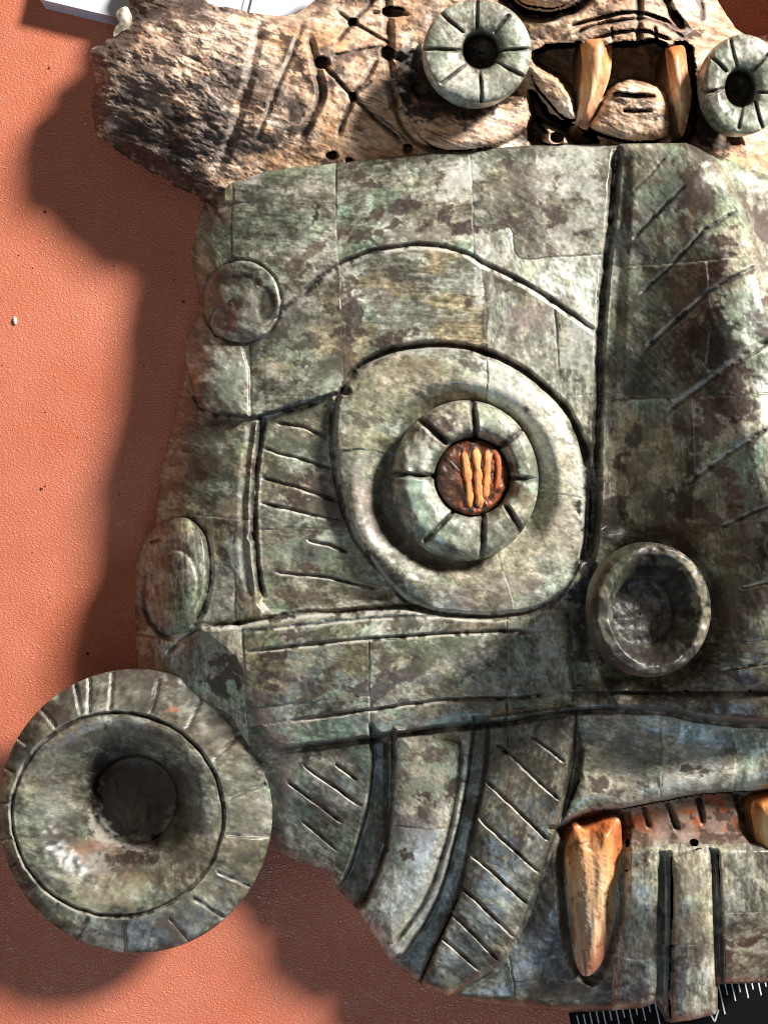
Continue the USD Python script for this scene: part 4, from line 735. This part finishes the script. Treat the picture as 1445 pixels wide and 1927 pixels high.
# broken left end, fibrous ledges
rough = sstep(560, 380, HU)
led = fb(HU, HV, 34, 5, 810, 0.35, 2.4, 0.62)
H.z += 1e-3 * (rough * (1.5 * (np.floor(led * 7) / 7 * 0.6 + led * 0.4 - 0.5) + 0.18 * (fb(HU, HV, 9, 4, 811, 0.35, 3.0) - 0.5)) + (1 - rough) * 0.6 * (fb(HU, HV, 30, 4, 812) - 0.5) + 0.05 * (fb(HU, HV, 5, 4, 813, 0.3, 3.5) - 0.5))
H.area([(250, 320), (200, 240), (230, 190), (290, 170), (330, 190), (340, 230), (320, 320), (360, 360), (300, 340)], -1.6, 60)
H.area([(244, -60), (366, -60), (400, 8), (420, 26), (320, 22), (262, 44), (244, 40)], -2.2, 30, dark=0.75)
H.area([(330, 26), (400, 26), (400, 44), (340, 36)], -0.8, 16, dark=0.7)
for i, (pts, w, dp, dk_, pl_) in enumerate([
  ([(487, 47), (472, 131), (457, 190), (431, 273), (394, 345)], 9, 1.1, .25, .45), ([(571, 37), (548, 100), (526, 152), (484, 258)], 5, .7, .3, .55), ([(582, 70), (594, 121), (602, 160), (600, 190), (563, 263)], 8, 1.5, .8, .3),
  ([(605, 118), (665, 181), (710, 226), (757, 263)], 4, 1.4, 1.0, .6), ([(708, 116), (688, 148), (665, 181), (636, 254)], 4.5, 1.4, .9, .6), ([(700, 152), (676, 172)], 3, .6, .8, .1),
  ([(636, 22), (663, 42), (700, 62), (735, 82)], 3.5, 1.0, .9, .4), ([(706, -10), (684, 20), (663, 42), (634, 78)], 3.5, 1.1, .9, .4), ([(630, 102), (690, 92), (724, 84)], 2.5, .5, .6, .1),
  ([(726, -20), (731, 60), (737, 150), (746, 205)], 8, 1.6, .7, .1), ([(700, 24), (770, 26)], 4, .8, .8, .2),
  ([(744, 170), (748, 215), (775, 262), (830, 290)], 4, 1.0, .8, .3), ([(700, 210), (740, 240), (770, 270)], 3, .7, .7, .5)]):
    H.groove(curve(pts), w, dp, dk_, pl_, 1, 200 + i)
for (a, b, r1, r2) in [(606, 117, 12, 11), (665, 181, 8, 8), (739, 22, 20, 8), (728, 100, 14, 12), (626, 292, 10, 7), (657, 302, 7, 5), (768, 279, 8, 8), (663, 42, 8, 7)]: H.area(ell(a, b, r1, r2), -2.6, 6, dark=0.75, rag=2)
H.area(curve([(772, 190), (770, 222), (790, 258), (832, 282), (900, 280), (962, 262), (996, 232), (1002, 205), (985, 176), (900, 200), (820, 190)], 4, True), 0.6, 8, dome=2.4, domer=30)
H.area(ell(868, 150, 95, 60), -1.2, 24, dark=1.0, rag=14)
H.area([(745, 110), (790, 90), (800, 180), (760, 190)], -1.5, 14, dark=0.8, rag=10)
# face of the little head
H.groove(curve([(935, -20), (960, 10), (988, 26), (1040, 31), (1085, 15), (1118, -15)]), 8, 4.0, 0.9, .1, 1, 220)
H.area(curve([(965, -40), (975, 0), (1000, 12), (1050, 14), (1090, -10), (1100, -40)], 4), 0.5, 8, dome=2.0, domer=24)
for i, (pts, w) in enumerate([([(1080, 66), (1110, 50), (1164, 39), (1216, 36), (1250, 46), (1290, 74)], 4), ([(1075, 48), (1128, 33), (1195, 23), (1247, 36), (1280, 56)], 3.5), ([(1110, 78), (1164, 60), (1216, 58), (1260, 74)], 3.5), ([(1203, -10), (1202, 40), (1200, 80)], 6), ([(1246, -20), (1262, 20), (1288, 54)], 8), ([(1316, -20), (1322, 40)], 7), ([(1150, 50), (1152, 72)], 2.5), ([(1232, 50), (1234, 76)], 2.5)]):
    H.groove(curve(pts), w, 1.4 if i not in (4,) else 3, 1.0, .35, 1, 230 + i)
H.area(curve([(1060, 92), (1075, 55), (1130, 40), (1210, 34), (1270, 52), (1300, 92), (1250, 84), (1200, 78), (1150, 84), (1100, 88)], 4, True), 1.0, 10)
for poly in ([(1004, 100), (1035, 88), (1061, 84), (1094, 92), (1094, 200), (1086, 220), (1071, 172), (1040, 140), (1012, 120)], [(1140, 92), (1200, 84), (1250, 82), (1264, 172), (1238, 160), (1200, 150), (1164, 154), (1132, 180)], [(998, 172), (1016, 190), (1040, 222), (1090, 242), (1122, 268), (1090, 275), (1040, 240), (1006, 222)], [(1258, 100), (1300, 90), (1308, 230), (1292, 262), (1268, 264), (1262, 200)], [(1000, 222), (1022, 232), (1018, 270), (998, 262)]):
    H.area(curve(poly, 3, True), -8.0, 14, dark=0.55, rag=3)  # mouth openings tinted dark for the shade inside
H.area(curve([(1000, 128), (1030, 134), (1065, 152), (1082, 180), (1088, 222), (1060, 222), (1030, 190), (1006, 160)], 4, True), 1.5, 10, dome=2.0, domer=20)
H.area(curve([(1150, 168), (1166, 156), (1200, 152), (1236, 164), (1256, 200), (1262, 245), (1240, 264), (1190, 268), (1140, 258), (1108, 240), (1126, 208)], 4, True), 1.0, 10, dome=3.4, domer=26)
H.groove([(1152, 176), (1196, 180), (1236, 180)], 4, 1.4, 0.95, .2, 1, 250); H.groove([(1176, 208), (1200, 209), (1224, 208)], 3.5, 1.0, 0.95, 0, 1, 251, False)
H.area(ell(1044, 256, 30, 18), 1.5, 8, dome=1.5, domer=12); H.area(ell(1048, 258, 12, 10), -4, 5, dark=1.2)
H.area(curve([(1300, 250), (1330, 280), (1400, 296), (1540, 290), (1540, 420), (1340, 420), (1300, 290)], 3, True), 0.5, 10, dome=1.5, domer=30)
H.area(curve([(1296, 190), (1330, 200), (1400, 262), (1380, 282), (1330, 280), (1300, 240)], 3, True), -2.0, 14, dark=0.9, rag=6)
fib = fb(HU, HV, 5, 4, 820, 0.32, 4.5, 0.6)
n1 = fb(HU, HV, 60, 5, 821, 0.3, 1.4); n2 = fb(HU, HV, 24, 4, 822, 0.3, 1.8)
left = sstep(640, 420, HU); far_left = sstep(380, 260, HU)
Hc = np.zeros(HU.shape + (3,))
hk = np.clip(0.68 - 0.03 * left + 0.4 * (n1 - .5) + 0.4 * (n2 - .5) + 0.5 * (fib - .5), 0, 1)
for ch in range(3): Hc[..., ch] = np.interp(hk, [0, .3, .55, .8, 1], [(112, 84, 66)[ch], (176, 138, 112)[ch], (222, 184, 152)[ch], (238, 208, 178)[ch], (246, 228, 208)[ch]])
Hc = mixc(Hc, (226, 166, 116), 0.45 * sstep(0.45, 0.7, fb(HU, HV, 70, 4, 823)) * (1 - far_left))
gray = mixc(np.broadcast_to(np.array([150, 132, 120.]), Hc.shape), (205, 192, 180), sstep(.4, .7, fib))
Hc = mixc(Hc, gray, 0.4 * left * sstep(.35, .6, fb(HU, HV, 80, 3, 824)))
dkm = fb(HU + 20 * (n2 - .5), HV + 20 * (fib - .5), 40, 5, 825, 0.3, 1.7, 0.65)
lim = 0.72 - 0.11 * left - 0.10 * sstep(130, 320, HV) * far_left
Hc = mixc(Hc, (72, 58, 50), 0.85 * sstep(lim - 0.02, lim + 0.12, dkm + 0.12 * (fib - .5)))
dkf = fb(HU, HV, 9, 4, 826, 0.32, 3.2, 0.6)
Hc = mixc(Hc, (58, 48, 42), 0.6 * sstep(.62, .80, dkf) * (0.5 + 0.4 * left))
Hc = blobs(HU, HV, Hc, [(470, 160, 60, 40, 20, (84, 72, 66), .7), (410, 190, 40, 60, 20, (74, 64, 58), .7), (560, 210, 26, 22, 0, (72, 62, 56), .8), (500, 260, 26, 16, 0, (76, 66, 58), .7), (300, 90, 50, 40, 10, (180, 160, 146), .5), (250, 160, 60, 26, 15, (110, 98, 88), .6), (280, 240, 80, 40, 20, (74, 62, 54), .8), (330, 320, 60, 26, 30, (70, 56, 48), .8), (630, 130, 30, 40, 0, (90, 78, 74), .7), (680, 100, 40, 18, 0, (88, 74, 66), .6), (560, 300, 90, 26, -8, (214, 168, 124), .6), (720, 230, 40, 40, 0, (222, 174, 126), .6), (660, 250, 60, 26, 0, (222, 172, 124), .5), (800, 40, 26, 40, 0, (110, 92, 80), .6), (1170, 15, 80, 14, 0, (196, 160, 140), .5), (1030, 60, 40, 14, 0, (140, 112, 94), .6), (900, 255, 90, 18, -5, (206, 172, 150), .6), (1195, 235, 60, 30, 0, (214, 182, 156), .7), (1040, 170, 40, 30, 40, (214, 176, 142), .6), (1400, 310, 60, 22, 0, (226, 180, 140), .6)], 31)
Hc = blobs(HU, HV, Hc, [(270, 260, 110, 60, 20, (46, 36, 31), .9), (350, 320, 90, 34, 32, (46, 36, 31), .85), (420, 250, 50, 50, 20, (70, 58, 52), .7), (300, 150, 60, 36, 15, (96, 82, 74), .7), (210, 210, 50, 30, 20, (90, 76, 64), .7), (240, 150, 40, 30, 10, (150, 130, 110), .6)], 71)
Hc = mixc(Hc, (244, 232, 216), 0.35 * left * sstep(.70, .86, fb(HU, HV, 7, 4, 827, 0.32, 4.0, .6)))
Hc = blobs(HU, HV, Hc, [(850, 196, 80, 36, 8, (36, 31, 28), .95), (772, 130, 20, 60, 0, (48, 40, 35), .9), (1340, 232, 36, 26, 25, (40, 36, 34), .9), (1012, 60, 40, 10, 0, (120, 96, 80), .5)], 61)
scr = fb(HU, HV, 3.0, 3, 828, 0.30, 9.0, 0.6)
Hc = mixc(Hc, (92, 70, 56), 0.55 * sstep(.60, .74, scr) * sstep(.3, .6, n1))
Hc = finish(Hc, H, dirt_shade=(44, 35, 30), chalk=(216, 204, 188))
hn_p = unproject(H.u, H.v, H.z); a, b = np.gradient(hn_p, axis=1), np.gradient(hn_p, axis=0)
hn = np.cross(b, a); hn /= np.linalg.norm(hn, axis=-1, keepdims=True) + 1e-20; hn = np.where(hn[..., 2:] < 0, -hn, hn)
hn = vnormals(hn_p.reshape(-1, 3), quads_of(hq, HU.shape)); hn = np.where(hn[:, 2:] < 0, -hn, hn)
gH = np.repeat(np.clip(0.55 + 0.5 * (fb(HU, HV, 20, 3, 830) - .5) - 0.6 * H.dark, 0, 1)[..., None], 3, -1)
pts, nor, f, (tc, gc2) = skirted(hn_p.reshape(-1, 3), hn.reshape(-1, 3), quads_of(hq, HU.shape), [tint_of(Hc, 1.1).reshape(-1, 3), gH.reshape(-1, 3)], floor=0.008)
head = emit('headdress', mask, pts, f, BONE, nor, tc, gc2, label='cream and brown carved bone headdress above the green face')

def bead(name, rings, cuts, hole_from, seed, label):
    R = loft(rings, 260, 7); R.w = sstep(1.6, 2.2, R.k)
    for i, (a, b, c, e) in enumerate(cuts): R.groove([(a, b), ((a + c) / 2, (b + e) / 2), (c, e)], 3.0, 0.8, 1.0, 0.3, 1, i + seed, False)
    R.w[:] = 1; rough_up(R, 0.25, seed, 26)
    c = jade_colour(R.u, R.v, seed * 9, 0.8, 0.60, 0.5, 0.12, 0.1, 0.3, 0.3)
    c = mixc(c, (60, 55, 48), 0.8 * sstep(hole_from, hole_from + 0.8, R.k) * (0.6 + 0.4 * fb(R.u, R.v, 9, 3, 880))); c = mixc(c, (52, 50, 44), 0.7 * sstep(1.4, 0.4, R.k))
    return emit_loft(name, head, R, JADE, tint_of(finish(c, R)), gloss_arr(R, 0.65, seed), True, label)
z1 = 34.0
bead('bead', [(893, 118, 66, 64, z1 - 9), (893, 112, 92, 92, z1 - 6), (896, 101, 102, 98, z1 - 2.6), (898, 96, 102, 99, z1 - 0.8), (899, 94, 97, 94, z1 + 0.1), (900, 93, 78, 76, z1 + 0.6), (902, 94, 56, 54, z1 + 0.4), (903, 94, 40, 40, z1 - 0.4), (904, 95, 34, 34, z1 - 2.5), (904, 97, 29, 29, z1 - 8), (904, 98, 3, 3, z1 - 9)],
     [(897, -8, 897, 55), (824, 18, 870, 60), (955, 28, 930, 60), (793, 92, 866, 94), (1002, 92, 936, 94), (830, 157, 876, 122), (906, 190, 901, 124), (994, 148, 935, 116)], 7.2, 1, 'pale green ring bead grooved like a flower, beside the mouth of the small head')
bead('bead', [(1366, 174, 40, 60, z1 - 11), (1372, 170, 58, 84, z1 - 8), (1388, 163, 74, 94, z1 - 3.6), (1398, 159, 76, 95, z1 - 1.4), (1402, 158, 73, 92, z1 - 0.2), (1402, 159, 58, 74, z1 + 0.2), (1398, 162, 42, 52, z1 - 0.2), (1395, 164, 32, 40, z1 - 1.2), (1392, 165, 28, 35, z1 - 3.4), (1390, 166, 22, 28, z1 - 9), (1390, 166, 3, 3, z1 - 10)],
     [(1372, 66, 1386, 125), (1338, 105, 1366, 132), (1326, 174, 1368, 165), (1390, 240, 1398, 195), (1434, 240, 1420, 190), (1462, 175, 1426, 172), (1445, 100, 1415, 135)], 7.2, 2, 'pale green ring bead cut off by the picture edge')
F3 = curve([(1093, 66), (1120, 62), (1147, 62), (1151, 100), (1148, 140), (1136, 176), (1112, 224), (1098, 226), (1087, 220), (1092, 180), (1096, 130)], 5, True)[:-1]
F4 = curve([(1252, 90), (1270, 85), (1288, 88), (1294, 130), (1301, 176), (1296, 215), (1285, 254), (1279, 250), (1272, 220), (1260, 160)], 5, True)[:-1]
def shell2(seed, t0, t1):
    def f(R):
        c = fang_colour(R, t0, t1, seed, 0.35); return mixc(c, (216, 150, 116), 0.55 * sstep(.4, .65, fb(R.u, R.v, 26, 3, 760 + seed)))
    return f
dome_patch('fang', head, F3, 26.0, 3.6, SHELL, shell2(3, 62, 240), rad=20, ridges=fr2, gloss=0.55, floor=0.012)
dome_patch('fang', head, F4, 26.0, 3.2, SHELL, shell2(4, 80, 270), rad=16, ridges=fr2, gloss=0.55, floor=0.012)
FLK = curve([(240, 12), (246, 34), (244, 52), (230, 58), (214, 68), (216, 52), (224, 42), (218, 28), (224, 16)], 4, True)[:-1]
dome_patch('shell_flake', head, FLK, 12.5, 1.2, SHELL, lambda R: mixc(np.broadcast_to(np.array([206., 200, 182]), R.u.shape + (3,)).copy(), (150, 138, 116), sstep(.5, .7, fb(R.u, R.v, 8, 3, 770))), rad=9, floor=0.010, label='thin translucent chip at the broken end of the headdress')

# ================================================================== other things on the table
def slab(name, parent, poly_px, z0, z1, mat, col, gloss=0.5, label=None, r=0.0):
    """a flat piece with an outline given on height z1 (m)"""
    p = np.asarray(poly_px, float); q = unproject(p[:, 0], p[:, 1], np.full(len(p), z1)); n = len(q)
    if np.sum(np.cross(q[:, :2], np.roll(q[:, :2], -1, 0))) < 0: q = q[::-1]
    b = q.copy(); b[:, 2] = z0
    ctr = q.mean(0)
    pts, f, c = [], [], np.tile(lin(col) * ALB, (1, 1))
    V_, F_ = [], []
    V_ += [ctr] + list(q)
    F_ += [(0, 1 + i, 1 + (i + 1) % n) for i in range(n)]
    o = len(V_); V_ += [v_ for i in range(n) for v_ in (q[i], q[(i + 1) % n], b[(i + 1) % n], b[i])]
    for i in range(n): F_ += [(o + 4 * i, o + 4 * i + 3, o + 4 * i + 2), (o + 4 * i, o + 4 * i + 2, o + 4 * i + 1)]
    V_ = np.array(V_)
    return emit(name, parent, V_, np.array(F_), mat, None, np.tile(lin(col) * ALB, (len(V_), 1)), np.full((len(V_), 3), gloss), label)

# --- scale card
def rot(pt, o, a): c, s = math.cos(a), math.sin(a); return (o[0] + pt[0] * c - pt[1] * s, o[1] + pt[0] * s + pt[1] * c)
RO, RA = (1071, 1912), math.radians(-12.5)
ruler = thing('scale_ruler', 'black scale ruler with white tick marks showing under the chin', 'ruler')
slab('ruler_body', ruler, [rot(q, RO, RA) for q in [(0, 0), (640, 0), (640, 190), (0, 190)]], 0.0, 0.0008, PRINT, (5, 5, 6), 0.1)
for i in range(40):
    x = 14 + i * 12.4; ln = 58 if i % 10 == 2 else 38 if i % 2 == 0 else 24
    tk = [rot(q, RO, RA) for q in [(x - 1.2, 3), (x + 1.2, 3), (x + 1.2, 3 + ln), (x - 1.2, 3 + ln)]]
    slab('tick_mark', ruler, tk, 0.0008, 0.00086, PRINT, (225, 225, 225), 0.3)
for a, b in (((1334, 1904), (1352, 1902)), ((1352, 1902), (1345, 1924)), ((1345, 1924), (1334, 1904))):
    dx, dy = b[0] - a[0], b[1] - a[1]; l = math.hypot(dx, dy); nx_, ny_ = -dy / l * 1.4, dx / l * 1.4
    slab('arrow_mark', ruler, [(a[0] + nx_, a[1] + ny_), (b[0] + nx_, b[1] + ny_), (b[0] - nx_, b[1] - ny_), (a[0] - nx_, a[1] - ny_)], 0.0008, 0.00090, PRINT, (225, 225, 225), 0.3)

# --- white card at the top
WO, WA = (74, -3), math.radians(13.5)
card = thing('white_card', 'white card with thin grey lines lying behind the headdress', 'card')
slab('card_body', card, [rot(q, WO, WA) for q in [(0, 0), (900, 0), (900, -260), (0, -260)]], 0.0, 0.0042, PRINT, (226, 230, 240), 0.4)
for x0, x1, y0, y1, cc in ((386, 390, -140, -60, (90, 92, 100)), (374, 376, -140, -60, (150, 152, 160)), (150, 520, -152, -150, (150, 152, 160))):
    slab('printed_line', card, [rot(q, WO, WA) for q in [(x0, y0), (x1, y0), (x1, y1), (x0, y1)]], 0.0042, 0.00426, PRINT, cc, 0.3)

# --- specks on the leather
def crumb(u, v, r, seed):
    import trimesh
    m = trimesh.creation.icosphere(2, 1.0); p = np.array(m.vertices); rg = np.random.default_rng(seed)
    s = rg.uniform(0.6, 1.3, 3); p = p * s * (1 + 0.35 * (vnoise(p[:, 0] * 2 + 5, p[:, 1] * 2 + p[:, 2] * 3, seed)[:, None] - .5))
    p[:, 2] *= 0.55
    return p * r + unproject(np.float64(u), np.float64(v), np.float64(0.0)) + [0, 0, 0.4 * r], np.array(m.faces)
p, f = crumb(29, 603, 0.00055, 3); p[:, 1] = (p[:, 1] - p[:, 1].mean()) * 1.7 + p[:, 1].mean()
tag(emit('white_speck', None, p, f, PLASTER, vnormals(p, f), np.tile(lin((225, 222, 214)) * ALB, (len(p), 1)), np.full((len(p), 3), .3)), 'tiny white chip lying on the leather left of the face', 'chip')
VP, FP, CP, o = [], [], [], 0
rg = np.random.default_rng(8)
spots = [(345, 568, .0005, 0), (85, 398, .0004, 0), (35, 480, .0003, 0), (78, 920, .0004, 0), (215, 500, .0003, 0), (62, 504, .00025, 0), (285, 452, .0003, 1), (271, 398, .0003, 1), (161, 231, .00035, 1), (93, 127, .0004, 0), (145, 595, .0003, 1), (218, 640, .0003, 1), (300, 760, .00025, 1), (165, 1230, .0005, 0), (328, 527, .0003, 0), (85, 915, .00025, 0), (520, 1880, .0003, 1)]
spots += [(rg.uniform(0, 330), rg.uniform(90, 1250), rg.uniform(.00012, .00026), int(rg.random() < .6)) for _ in range(40)] + [(rg.uniform(0, 700), rg.uniform(1800, 1925), rg.uniform(.00012, .00024), int(rg.random() < .6)) for _ in range(14)]
for i, (a, b, r, w) in enumerate(spots):
    p, f = crumb(a, b, r * 0.6, 20 + i); VP.append(p); FP.append(f + o); o += len(p); CP.append(np.tile(lin((214, 196, 176) if w else (96, 48, 34)) * ALB, (len(p), 1)))
VP, FP, CP = np.vstack(VP), np.vstack(FP), np.vstack(CP)
tag(emit('crumbs', None, VP, FP, PLASTER, vnormals(VP, FP), CP, np.full((len(VP), 3), .3)), 'fine dark and pale crumbs scattered over the leather', 'crumbs', kind='stuff')
